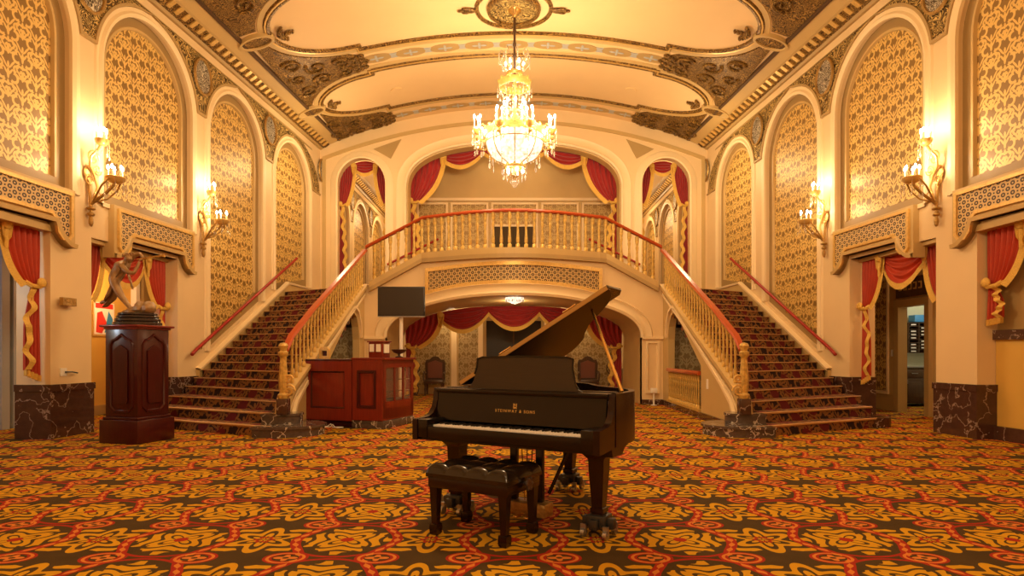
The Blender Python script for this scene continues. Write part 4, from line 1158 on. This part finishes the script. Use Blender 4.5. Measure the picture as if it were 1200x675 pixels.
for k in (-1, 1): lg.tube([(k*.004, 0.2060, .862), (k*.014, 0.2077, .872), (k*.010, 0.2096, .884), (k*.014, 0.2111, .893)], .0028, 5)
lg.tube([(-.014, .2095, .882), (.014, .2095, .882)], .002, 4); lg.tube([(-.016, .2055, .860), (.016, .2055, .860)], .003, 4); lg.tube([(0, .2055, .86), (0, .2115, .895)], .0015, 4)
lg.build('lyre_emblem', goldp, fb)
kb = MB().box(-.615, .615, .02, .19, ZR0+.04, .70).build('keyboard', ebony, r, smooth=0)
wk = MB().bbox(0, .0222, 0, .15, 0, .022, .0015).build('white_key', ivory, None, origin=False); wkm = wk.data; bpy.data.objects.remove(wk)
bk_ = MB().bbox(-.0055, .0055, 0, .095, 0, .012, .0015).build('black_key', black, None, origin=False); bkm = bk_.data; bpy.data.objects.remove(bk_)
for q in range(52):
    o = bpy.data.objects.new('white_key', wkm); COL.objects.link(o); o.parent = kb; o.location = (-.6125+.02356*q, .04, .70)
    if q < 51 and (q % 7) in (0, 2, 3, 5, 6):
        o = bpy.data.objects.new('black_key', bkm); COL.objects.link(o); o.parent = kb; o.location = (-.6125+.02356*(q+1), .095, .722)
# music desk
md_ = [(-.49, 0), (.49, 0), (.455, .015), (.43, .05), (.415, .11), (.40, .17), (.40, .225), (.36, .238), (0, .245), (-.36, .238), (-.40, .225), (-.40, .17), (-.415, .11), (-.43, .05), (-.455, .015)]
MB(lambda a, b, n: (a, .31-n+b*.16, .987+b*.985)).plate(md_, (), 0, .018).build('music_desk', deskm, r, smooth=30)
MB(lambda a, b, n: (a, .31-n+b*.16, .987+b*.985)).sweep(md_[2:-2]+[], [(-.012, .018), (-.012, .024), (.0, .024), (.004, .0)]).build('desk_edge', ebony, r)
# lid
AL = radians(29)
def lidm(x, y, n):   # n measured up from the hinge plane
    q = x+.755; return (-.755+q*cos(AL)-n*sin(AL), y, .99+q*sin(AL)+n*cos(AL))
LO = catmull([(-.755, .60), (-.755, 1.2), (-.72, 1.43), (-.60, 1.62), (-.38, 1.70), (-.15, 1.66), (.04, 1.52), (.16, 1.34), (.30, 1.16), (.48, 1.02), (.64, .87), (.73, .69), (.755, .60)])
lidw = mk_wood('lid_underside', (.017, .0045, .0035), (.008, .0025, .002), .38, .0); lidw.node_tree.nodes['Principled BSDF'].inputs['Specular IOR Level'].default_value = .22
lid = MB(lidm).plate(LO, (), 0, .018).build('lid', lidw, r, smooth=30)
MB(lidm).plate([(-.755, .60), (.755, .60), (.755, .88), (.70, .97), (-.755, .97)], (), .022, .038).build('folded_lid_flap', ebony, r, smooth=30)
MB(lidm).box(-.75, .75, .588, .602, .002, .034).build('lid_edge', plain('golden_lid_edge', (.50, .30, .10), .3, .3), lid, smooth=0)  # thin golden strip along the lid's front edge
m = MB()
for x_ in (-.3, .35): m.tube([lidm(x_, .60, .045), lidm(x_+.12, .60, .045)], .006, 6)
m.build('hinge', brass, lid)
p1 = lidm(.50, .80, -.002)
MB().tube([(.70, .50, .985), tuple(Vector((.70, .50, .985)).lerp(Vector(p1), .5)), p1], [.014, .012, .010], 8).build('lid_prop', brass, r)
MB().tube([(.70, .50, .985), tuple(Vector((.70, .50, .985)).lerp(Vector(p1), .8))], .006, 6).build('half_prop', brass, r)
dollym = plain('dolly_metal', (.055, .052, .05), .4, .6)
# legs
def tap(m, x, y, zs):
    vs = []
    for hw, z in zs: vs += [(x-hw, y-hw, z), (x+hw, y-hw, z), (x+hw, y+hw, z), (x-hw, y+hw, z)]
    k = len(zs)
    fs = [(4*i+a, 4*i+(a+1) % 4, 4*i+4+(a+1) % 4, 4*i+4+a) for i in range(k-1) for a in range(4)]+[(3, 2, 1, 0), (4*k-4, 4*k-3, 4*k-2, 4*k-1)]
    m.add(vs, fs)
for x, y, rr in ((-.60, .33, 1), (.60, .33, 1), (-.19, 1.53, 1)):
    m = MB(); tap(m, x, y, [(.10, .635), (.10, .60), (.09, .57), (.07, .545), (.058, .53), (.056, .50), (.055, .45), (.038, .20), (.048, .195), (.048, .165), (.04, .16), (.04, .135)])
    if x > .5:   # console sweep that joins the leg to the rim
        pass
    leg = m.build('leg', ebonyr, r, smooth=30)
    d_ = MB().bbox(x-.07, x+.07, y-.07, y+.07, .075, .15, .008)
    for a in (0, pi/2, pi, 3*pi/2): d_.bbox(x+.085*cos(a)-.03, x+.085*cos(a)+.03, y+.085*sin(a)-.03, y+.085*sin(a)+.03, .06, .13, .006)
    dl = d_.build('leg_dolly', dollym, leg)
    for k in range(4):
        w_ = MB()
        a = pi/4+k*pi/2; cx, cy = x+.115*cos(a), y+.115*sin(a)
        w_.tube([(cx-.014, cy, .032), (cx+.014, cy, .032)], .032, 14); w_.box(cx-.02, cx+.02, cy-.008, cy+.008, .03, .09)
        w_.build('caster', steel, leg)
# curved apron below rim at the treble side
MB(lambda a, b, n: (.69+n, a, b)).plate([(.22, .64), (.24, .56), (.42, .56), (.47, .60), (.60, .635), (.60, .66), (.22, .66)], (), -.10, .045).build('leg_console', ebonyr, r, smooth=30)
# lyre and pedals
m = MB()
for k in (-1, 1): m.bbox(k*.11-.028, k*.11+.028, .36, .41, .16, .62, .008)
m.bbox(-.13, .13, .365, .405, .36, .39, .006); ly = m.build('pedal_lyre', ebony, r)
MB().bbox(-.19, .19, .30, .45, .06, .16, .012).build('pedal_box', goldd, ly)
m = MB()
for k in (-1, 0, 1): m.tube([(k*.02, .385, .16), (k*.05, .385, .62)], .005, 6); 
m.build('pedal_rods', brass, ly)
for k in (-1, 0, 1): MB().bbox(k*.09-.018, k*.09+.018, .20, .32, .07, .085, .006).build('pedal', brass, ly)
MB().tube([(.33, .50, .63), (.16, .43, .22)], .014, 8).build('brace', ebony, r)

# ---------------------------------------------------------------- bench
bo = Vector((-.205, 4.28, -.0))
r = root('piano_bench', tuple(bo), 'black tufted leather piano bench in front of the keyboard', 'bench', rz=PY, local=True)
BW, BD = .33, .235
def cush(a, b):
    x = -BW+2*BW*a; y = -BD+2*BD*b
    ea = min(a, 1-a)*2*BW; eb = min(b, 1-b)*2*BD; e = min(ea, eb)
    rim_ = min(1, e/.045); rim_ = sqrt(max(0, 1-(1-rim_)**2))
    t = abs(sin(a*4*pi))**.6*abs(sin(b*2.5*pi+pi*.25))**.6
    return x*(1-.0*(1-rim_)), y, .425+.075*rim_*(.66+.34*t)
m = MB().sheet(cush, 72, 54); m.box(-BW, BW, -BD, BD, .405, .43)
cu = m.build('cushion', leather, r, smooth=70)
m = MB()
for i in range(3):
    for j in range(2): m.ball((-BW+2*BW*(i+1)/4, -BD+2*BD*(.3+.4*j), .475), .012, .012, .008, 8)
m.build('button', leather, cu)
MB().bbox(-BW+.01, BW-.01, -BD+.01, BD-.01, .33, .408, .010).build('apron', ebonyr, r)
for x in (-1, 1):
    for y in (-1, 1):
        m = MB(); tap(m, x*(BW-.05), y*(BD-.05), [(.032, .34), (.030, .31), (.021, .08), (.030, .075), (.033, .05), (.030, .012), (.022, .0)])
        m.build('leg', ebonyr, r, smooth=30)
for x in (-1, 1):
    m = MB().tube([(x*(BW-.01), .0, .385), (x*(BW+.035), .0, .385)], .012, 10); m.tube([(x*(BW+.02), 0, .385), (x*(BW+.035), 0, .385)], .038, 14)
    for q in range(6):
        a = q*pi/3; m.ball((x*(BW+.03), .036*cos(a), .385+.036*sin(a)), .012, .012, .012, 6)
    m.build('height_knob', plain('knob_metal', (.12, .09, .08), .3, .7), r)

# ---------------------------------------------------------------- pedestal and statue
po = (-5.42, 8.86, 0)
r = root('pedestal', po, 'tall mahogany pedestal with arched panels carrying the bronze statue', 'pedestal', rz=radians(-14), local=True)
m = MB().bbox(-.33, .33, -.33, .33, 0, .33, .012); m.bbox(-.30, .30, -.30, .30, .33, .37, .012); m.build('plinth', mahogd, r)
m = MB().bbox(-.275, .275, -.275, .275, .37, 1.62, .006); m.build('body', mahogd, r)
m = MB().bbox(-.33, .33, -.33, .33, 1.63, 1.66, .008); m.bbox(-.295, .295, -.295, .295, 1.60, 1.63, .008); m.build('top', mahog, r)
for k in range(4):
    a = k*pi/2
    f = (lambda a: lambda u, z, n: (u*cos(a)+(.275+n)*sin(a), u*sin(a)-(.275+n)*cos(a), z))(a)
    fr_ = [(-.19, .52), (-.12, .45), (.12, .45), (.19, .52), (.19, 1.38), (.15, 1.44), (.09, 1.46), (0, 1.52), (-.09, 1.46), (-.15, 1.44), (-.19, 1.38)]
    MB(f).sweep(fr_, [(-.02, 0), (-.015, .018), (.01, .018), (.02, .0)], True).build('panel_moulding', mahogd, r)
    ip = [(-.10, .56), (.10, .56), (.12, .60), (.12, 1.30), (.07, 1.34), (.0, 1.38), (-.07, 1.34), (-.12, 1.30), (-.12, .60)]
    MB(f).plate(ip, (), 0, .022).build('raised_panel', mahogd, r, smooth=30)
ST = Vector((-5.42, 8.86, 1.66))
r = root('statue', tuple(ST), 'bronze figure leaning forward blowing a long slender horn on the pedestal', 'statue')
def S(px, py, dy=0): return (ST.x+(px-146)/84., ST.y+dy, ST.z+(381-py)/84.)
m = MB()
for rad, za, zb_ in ((.31, 0, .05), (.29, .055, .10), (.27, .105, .14), (.25, .145, .18)):
    m.lathe([(rad*.96, za), (rad, za+.008), (rad, zb_-.008), (rad*.96, zb_)], (ST.x, ST.y, ST.z), 28)
m.build('round_base', mk_wood('base_dark', (.05, .03, .025), (.02, .012, .01)), r)
m = MB()
for q in range(9):
    m.ball((ST.x-.14+.04*q, ST.y+.04*sin(q*2.1), ST.z+.17+.012*q+.02*sin(q*3)), .09, .12, .06+.004*q, 9)
m.ball(S(150, 357), .09, .1, .07, 9); m.build('rock', bronze, r)
def skin(name, pts, edges, mat, par, lv=2):
    me = bpy.data.meshes.new(name); off = OFF[par.name]
    me.from_pydata([tuple(Vector(p[0])-off) for p in pts], edges, [])
    o = bpy.data.objects.new(name, me); COL.objects.link(o); o.parent = par; OFF[o.name] = off
    md2 = o.modifiers.new('skin', 'SKIN'); md2.use_smooth_shade = True
    for i, p in enumerate(pts):
        rr = p[1]; me.skin_vertices[0].data[i].radius = rr if isinstance(rr, tuple) else (rr, rr)
    me.skin_vertices[0].data[0].use_root = True
    ss = o.modifiers.new('sub', 'SUBSURF'); ss.levels = lv; ss.render_levels = lv
    me.materials.append(mat)
    dg = bpy.context.evaluated_depsgraph_get(); dg.update()
    me2 = bpy.data.meshes.new_from_object(o.evaluated_get(dg)); o.modifiers.clear(); o.data = me2; me2.shade_smooth(); return o
PT = [(S(118, 325), .075), (S(121, 318), .07), (S(126, 310), .085), (S(129, 306), .075), (S(132.5, 303), .035), (S(135.5, 299.5, -.02), .052), (S(138, 297, -.03), .035),   # pelvis..head
      (S(119, 328, -.05), .06), (S(128, 345, -.05), .042), (S(136, 356, -.04), .028), (S(141.5, 364, -.03), .022), (S(147, 366, -.05), .02),     # front leg
      (S(115, 328, .06), .058), (S(113, 346, .08), .04), (S(106, 352, .09), .028), (S(98, 351, .10), .022), (S(94.5, 354, .10), .016),  # rear leg
      (S(131, 309, -.09), .036), (S(139, 317, -.12), .028), (S(147, 319, -.12), .024), (S(150, 311, -.09), .019), (S(151.5, 304, -.07), .014),  # near arm
      (S(131, 303, .07), .034), (S(139, 295, .07), .026), (S(146, 293, .05), .022), (S(151, 297, .0), .018), (S(153, 301, -.02), .014)]
ED = [(0, 1), (1, 2), (2, 3), (3, 4), (4, 5), (5, 6), (0, 7), (7, 8), (8, 9), (9, 10), (10, 11), (0, 12), (12, 13), (13, 14), (14, 15), (15, 16), (3, 17), (17, 18), (18, 19), (19, 20), (20, 21), (3, 22), (22, 23), (23, 24), (24, 25), (25, 26)]
PT = [(p, r_*1.22) for p, r_ in PT]
skin('body', PT, ED, bronze, r)
m = MB()
for k in range(26):
    a = k*2.4; m.ball(tuple(Vector(S(133.5-2*sin(k*.7), 296.5+1.6*cos(k*.9), -.01))+Vector((.03*cos(a), .035*sin(a), .012*cos(k)))), .022, .018, .014, 6)
m.build('hair', bronze, r)
m = MB()
for hx, hy, dy, sg in ((151.5, 303.5, -.07, 1), (153, 300.5, -.02, -1)):
    c_ = Vector(S(hx, hy, dy))
    for q in range(5):
        b0 = c_+Vector((.006*q-.012, 0, .004*sg)); L = (.035, .042, .045, .042, .03)[q]
        m.tube([tuple(b0), tuple(b0+Vector((.012, .012*sg, L*.5))), tuple(b0+Vector((.02, .026*sg, L*.6)))], .0055, 5)
m.build('fingers', bronze, r)
m = MB().tube([S(147, 301, -.04), S(160, 299.5, -.05), S(172, 298, -.06), S(178, 297.2, -.06), S(181, 296.8, -.06)], [.008, .009, .010, .014, .028], 8); m.build('horn', brass, r)
m = MB().sheet(lambda a, b: tuple(Vector(S(127-22*b-3*sin(a*5)*b+10*a*(1-b), 309+46*b-6*a*(1-.6*b)+5*sin(a*7)*b, .12-.2*a))+Vector((.02*sin(b*9+a*8), .025*sin(a*18), .01*sin(b*14)))), 22, 18)
m.build('drapery', bronze, r, smooth=70, recalc=False)
m = MB().sheet(lambda a, b: tuple(Vector(S(133+6*b+4*a, 316+22*b*(1-.3*a), .02-.1*a))+Vector((.01*sin(b*9+a*8), .02*sin(a*14), 0))), 12, 10)
m.build('drapery', bronze, r, smooth=70, recalc=False)
tag(MB(wm(-1)).box(9.16, 9.42, 1.98, 2.10, .045, .10).build('wall_plaque', goldd, smooth=0), 'small bronze plaque fixed to the pier behind the statue', 'plaque')
t_ = MB(wm(-1)).box(9.22, 9.34, .92, 1.04, 0.0, .015).build('wall_outlet', white, smooth=0); tag(t_, 'white socket with a plug on the pier beside the pedestal', 'socket'); 
MB(wm(-1)).tube([(9.3, .98, .02), (9.38, .98, .06), (9.5, .96, .05)], .012, 6).build('plug', black, t_)

# ---------------------------------------------------------------- reception counter, display case
C0 = Vector((-2.17, 10.2, 0)); e1 = Vector((-.948, .318, 0)); e2 = Vector((.318, .948, 0)); rz = atan2(-e1.y, -e1.x)   # local x runs from left end to the corner
def lf(u, v, z): p = C0+e1*u+e2*v; return (p.x, p.y, z)
fr0 = lambda u, z, n: lf(u, -n, z)
r = root('reception_counter', tuple(C0+e1*1.1), 'long red mahogany counter panel unit beside the left stair newel', 'counter')
MB(lf).bbox(.60, 1.58, .02, .62, .12, 1.13, .008).build('body', mahog, r)
MB(lf).bbox(.58, 1.60, -.01, .66, 1.13, 1.165, .006).build('top', mahogd, r)
MB(fr0).sweep(rect(.72, 1.45, .30, .98), [(-.02, -.02), (-.02, .0), (.03, .0), (.05, -.02)], True).build('panel_moulding', mahogd, r)
MB(fr0).plate(rect(.60, 1.58, .12, 1.13), [rect(.74, 1.43, .32, .96)], -.021, .01).build('panel_frame', mahog, r, smooth=0)
r = root('display_counter', tuple(C0), 'mahogany display counter with glazed side standing nearest the piano', 'counter')
MB(lf).box(0, .58, .02, 1.05, .16, .45).build('body', mahog, r, smooth=0)
MB(lf).box(.30, .58, .02, 1.05, .45, 1.15).build('body_back', mahog, r, smooth=0)
MB(lf).bbox(-.04, .60, -.02, 1.10, 1.15, 1.19, .006).build('top', mahog, r)
MB(fr0).plate(rect(0, .58, .14, 1.15), [rect(.14, .46, .36, .96)], -.03, .02).build('front_frame', mahog, r, smooth=0)
MB(fr0).plate(rect(.12, .48, .34, .98), (), -.04, -.0).build('front_panel', mahog, r, smooth=0)
MB(fr0).sweep(rect(.14, .46, .36, .96), [(-.02, -.0), (-.02, .03), (.02, .03), (.03, .0)], True).build('panel_moulding', mahogd, r)
MB(lf).box(0, .04, -.0, .10, .14, 1.15).box(0, .04, .98, 1.07, .14, 1.15).box(0, .04, .1, 1.0, .14, .34).box(0, .04, .1, 1.0, 1.02, 1.15).box(0, .03, .38, .42, .34, 1.02).box(0, .03, .68, .72, .34, 1.02).build('side_frame', mahog, r, smooth=0)
MB(lf).box(.015, .02, .1, 1.0, .34, 1.02).build('glass_pane', glass, r, smooth=0)
for z in (.60, .80): MB(lf).box(.05, .30, .05, 1.0, z, z+.012).build('shelf', glass, r, smooth=0)
MB(lf).box(.05, .29, .06, 1.0, .46, .47).build('case_floor', black, r, smooth=0)
# marble slabs the counters stand on
t_ = MB(lf).bbox(-.02, .60, .0, 1.06, .0, .135, .01).build('marble_plinth', marbg); tag(t_, 'veined marble slab under the glazed display counter', 'plinth')
t_ = MB(lf).bbox(.64, 1.54, .10, .60, .0, .12, .01).build('kick_base', mahogd); tag(t_, 'dark recessed base under the long counter panel', 'plinth')
m = MB()
for ph, off in ((0, 0), (1.4, .04)):
    m.tube([lf(1.40-.035*q, -.10-.035*sin(q*.9+ph)+off, .012+.05*max(0, sin(q*.55+ph))**3) for q in range(20)], .007, 6)
tag(m.build('cable', white), 'white cable lying on the carpet in front of the counter', 'cable')
# things on the counters
r = root('donation_box', lf(.28, .35, 1.19), 'small red wooden box with white photo cards on the counter', 'box')
MB(lf).bbox(.13, .40, .20, .46, 1.19, 1.45, .008).build('body', mahog, r)
MB(lf).bbox(.11, .42, .18, .48, 1.45, 1.475, .006).build('lid', mahog, r)
MB(lf).box(.16, .24, .18, .198, 1.29, 1.42).build('photo_card', white, r, smooth=0); MB(lf).box(.29, .37, .18, .198, 1.29, 1.42).build('photo_card', white, r, smooth=0)
MB(lf).box(.112, .128, .24, .40, 1.27, 1.42).build('photo_card', white, r, smooth=0)
c_ = lf(.10, .72, 1.19)
m = MB().lathe([(.06, 0), (.07, .012), (.02, .03), (.02, .06), (.10, .09), (.14, .14), (.13, .145), (.09, .105), (.0, .08)], c_, 20, caps=False)
tag(m.build('bowl', oakd), 'dark footed bowl on the glazed display counter', 'bowl')
r = root('card_holder', lf(1.32, .3, 1.165), 'small gold arched card holder on the long counter', 'holder')
MB(lambda u, z, n: lf(u, .28-n, z)).plate([(1.22, 1.165), (1.42, 1.165), (1.42, 1.33), (1.38, 1.38), (1.26, 1.38), (1.22, 1.33)], [rect(1.26, 1.37, 1.22, 1.31)], 0, .05).build('frame', goldp, r, smooth=0)
MB(lambda u, z, n: lf(u, .28-n, z)).box(1.25, 1.38, 1.21, 1.32, .005, .012).build('card', mahogd, r, smooth=0)
# television on a pole
r = root('television', (-2.17, 11.85, 0), 'flat television screen on a tall white pole behind the counter', 'television')
MB().lathe([(.26, 0), (.26, .02), (.04, .05)], (-2.17, 11.85, 0), 20).build('foot', black, r)
MB().tube([(-2.17, 11.85, .04), (-2.17, 11.85, 2.05)], .035, 12).build('pole', white, r)
m = MB().bbox(-2.60, -1.70, 11.74, 11.80, 1.96, 2.54, .008); m.build('housing', black, r)
MB().box(-2.575, -1.725, 11.735, 11.742, 1.99, 2.515).build('screen', screen, r, smooth=0)
m = MB(); m.box(-2.60, -1.70, 11.732, 11.738, 1.96, 1.975).build('bezel', steel, r, smooth=0)
MB().box(-2.3, -2.04, 11.80, 11.85, 2.1, 2.4).build('bracket', black, r, smooth=0)
# white box on a thin post near the right pilaster, switch on the stair wall
r = root('sensor_post', (3.42, 15.0, 0), 'small white box on a thin post before the right pilaster', 'post')
MB().tube([(3.42, 15.0, 0), (3.42, 15.0, .32)], .02, 8).build('post', white, r); MB().bbox(3.34, 3.50, 14.96, 15.03, .30, .42, .01).build('box', white, r); MB().lathe([(.07, 0), (.07, .015)], (3.42, 15.0, 0), 14).build('foot', white, r)
tag(MB(lambda u, z, n: (XI(u)-n, u, z)).box(11.42, 11.50, .60, .78, 0, .015).build('light_switch', white, smooth=0), 'white switch plate on the wall under the right stairs', 'switch')
tag(MB(lambda u, z, n: (8.35-n, u, z)).box(13.52, 13.58, 1.2, 1.35, 0, .015).build('light_switch', white, smooth=0), 'white switch plate beside the mail room door', 'switch')

# ---------------------------------------------------------------- lobby furniture
def chair(x, y, label):
    r = root('carved_chair', (x, y, 0), label, 'chair', 'carved high-backed chairs in the lobby')
    MB().bbox(x-.30, x+.30, y-.28, y+.26, .36, .47, .02).build('seat', oakd, r)
    for a in (-1, 1):
        MB().lathe([(.03, 0), (.022, .06), (.035, .2), (.02, .24), (.035, .36)], (x+a*.25, y-.23, 0), 8).build('leg', oakd, r)
        MB().lathe([(.03, 0), (.03, .36)], (x+a*.25, y+.22, 0), 8).build('leg', oakd, r)
        m = MB().tube([(x+a*.28, y-.25, .45), (x+a*.30, y-.24, .66), (x+a*.31, y-.05, .70), (x+a*.30, y+.22, .68)], .03, 8); m.build('armrest', oakd, r)
    back = [(-.30, .47), (.30, .47), (.31, .98), (.27, 1.08), (.18, 1.08), (.10, 1.16), (0, 1.19), (-.10, 1.16), (-.18, 1.08), (-.27, 1.08), (-.31, .98)]
    MB(lambda u, z, n: (x+u, y+.24-n, z)).plate(back, (), 0, .06).build('backrest', oakd, r, smooth=30)
    MB(lambda u, z, n: (x+u, y+.24-n, z)).plate([(-.22, .52), (.22, .52), (.22, .98), (.0, 1.06), (-.22, .98)], (), .06, .085).build('back_cushion', plain('brown_leather', (.20, .065, .035), .5), r, smooth=30)
chair(-2.42, 18.75, 'carved dark high-backed chair at the left of the lobby wall')
chair(2.28, 18.75, 'carved dark high-backed chair seen under the piano lid')
for x, lb_ in ((-3.07, 'dark carved stand with wrought arms in the left lobby corner'), (3.03, 'dark carved stand with wrought arms in the right lobby corner')):
    r = root('carved_stand', (x, 18.6, 0), lb_, 'stand', 'carved lobby stands')
    MB().lathe([(.18, 0), (.16, .05), (.05, .12), (.07, .3), (.04, .4), (.09, .5), (.04, .62), (.03, .7)], (x, 18.6, 0), 12).build('stem', oakd, r)
    m = MB()
    for q in range(6):
        a = q*pi/3
        m.tube([(x+rr*cos(a), 18.6+rr*sin(a), z) for rr, z in ((.02, .62), (.14, .66), (.22, .78), (.2, .92), (.12, .95), (.1, .88))], .018, 6)
        m.tube([(x+rr*cos(a), 18.6+rr*sin(a), z) for rr, z in ((.16, .05), (.2, .2), (.14, .35), (.05, .45))], .016, 6)
    m.build('arm', oakd, r); MB().lathe([(.19, .84), (.2, .86), (.2, .88)], (x, 18.6, 0), 14).build('top', oakd, r)
# crystal ceiling light
r = root('ceiling_light', (0.02, 15.35, 2.7), 'small round crystal ceiling light under the mezzanine arch', 'ceiling light')
MB().lathe([(.22, 2.70), (.24, 2.68), (.24, 2.66)], (.02, 15.35, 0), 24).build('rim', goldp, r)
MB().lathe([(.235, 2.67), (.225, 2.60), (.17, 2.55), (.08, 2.52), (.01, 2.50)], (.02, 15.35, 0), 24, caps=False).build('lit_crystal_shade', bowlm, r)
for q in range(14):
    a = 2*pi*q/14
    o = bpy.data.objects.new('crystal_drop', dmesh); COL.objects.link(o); o.parent = r; o.location = (.225*cos(a), .225*sin(a), -.03); o.scale = (.6, .6, .5)

# poster and picture rail in the left corridor
r = root('poster', (-8.5, 12.8, 1.62), 'framed poster in red, white and blue behind the statue', 'poster')
f = lambda u, z, n: (-8.55+n, u, z)
MB(f).box(12.45, 13.15, 1.62, 2.36, 0, .02).build('frame', goldp, r, smooth=0)
MB(f).box(12.49, 13.11, 1.66, 2.32, .02, .024).build('sheet', white, r, smooth=0)
MB(f).box(12.53, 13.07, 2.20, 2.30, .024, .028).build('red_heading', redcard, r, smooth=0)
MB(f).plate([(12.54, 1.70), (12.72, 1.68), (12.87, 1.9), (12.72, 2.14), (12.58, 2.1)], (), .024, .027).build('printed_shape', redcard, r, smooth=0)
MB(f).plate([(12.8, 1.70), (13.05, 1.72), (13.06, 2.0), (12.93, 2.15), (12.86, 1.9)], (), .024, .027).build('printed_shape', blue, r, smooth=0)

# ---------------------------------------------------------------- mail room
r = root('base_cabinet', (9.6, 14.85, 0), 'dark wooden base cabinet with drawer and door in the mail room', 'cabinet')
MB().box(8.7, 10.85, 14.6, 15.18, 0.08, .92).build('body', oakd, r, smooth=0)
MB().bbox(8.68, 10.88, 14.56, 15.18, .92, .96, .006).build('worktop', steel, r)
for x in (8.76, 9.28, 9.80, 10.32):
    d_ = MB().bbox(x, x+.46, 14.575, 14.6, .70, .88, .006).build('drawer', oakd, r); MB().tube([(x+.16, 14.56, .79), (x+.30, 14.56, .79)], .01, 6).build('handle', steel, d_)
    d_ = MB().bbox(x, x+.46, 14.575, 14.6, .12, .67, .006); d_.bbox(x+.08, x+.38, 14.565, 14.58, .20, .59, .006); d_ = d_.build('door', oakd, r); MB().tube([(x+.05, 14.555, .55), (x+.05, 14.555, .64)], .01, 6).build('handle', steel, d_)
r = root('mail_sorter', (9.6, 14.95, 1.25), 'black pigeonhole mail sorter above the cabinet in the mail room', 'mail sorter')
MB().box(8.8, 10.8, 15.15, 15.19, 1.28, 2.02).build('back', black, r, smooth=0)
m = MB()
for q in range(10): m.box(8.8, 10.8, 14.85, 15.15, 1.28+.08*q, 1.292+.08*q)
for q in range(9): m.box(8.8+.2475*q, 8.82+.2475*q, 14.85, 15.15, 1.28, 2.01)
m.build('pigeonholes', oakd, r, smooth=0)
m = MB()
for q in range(8):
    for p in range(9):
        if (q*5+p*3) % 4: m.box(8.86+.2475*q, 8.98+.2475*q, 14.845, 14.85, 1.31+.08*p, 1.335+.08*p)
m.build('name_card', white, r, smooth=0)
tag(MB().bbox(9.7, 10.25, 14.85, 15.1, 2.03, 2.2, .01).build('storage_box', blue), 'blue box on top of the black mail sorter', 'box')
r = root('lantern', (9.2, 15.0, 2.03), 'small glass jar lantern standing on the mail sorter', 'lantern')
MB().lathe([(.08, 2.03), (.09, 2.05), (.09, 2.2), (.05, 2.25)], (9.2, 15.0, 0), 12).build('jar', glass, r); MB().lathe([(.06, 2.25), (.06, 2.29), (.02, 2.34)], (9.2, 15.0, 0), 12).build('cap', black, r)
tag(MB().bbox(10.0, 10.3, 14.6, 14.85, .96, 1.02, .005).build('paper_stack', white), 'white stack of papers on the mail room worktop', 'papers')
# dark sign board over the mail room door
r = root('door_sign', (8.3, 12.9, 2.45), 'small dark sign with gold lettering above the mail room door', 'sign')
f = lambda u, z, n: (8.35-n, u, z)
MB(f).box(12.35, 13.35, 2.46, 2.86, .0, .05).build('board', oakd, r, smooth=0)
for u in (12.50, 12.66, 12.82, 12.98, 13.14):
    m = MB(f); m.box(u, u+.10, 2.60, 2.63, .05, .056); m.box(u, u+.10, 2.72, 2.75, .05, .056); m.box(u, u+.03, 2.63, 2.72, .05, .056)
    m.build('letter', goldp, r, smooth=0)
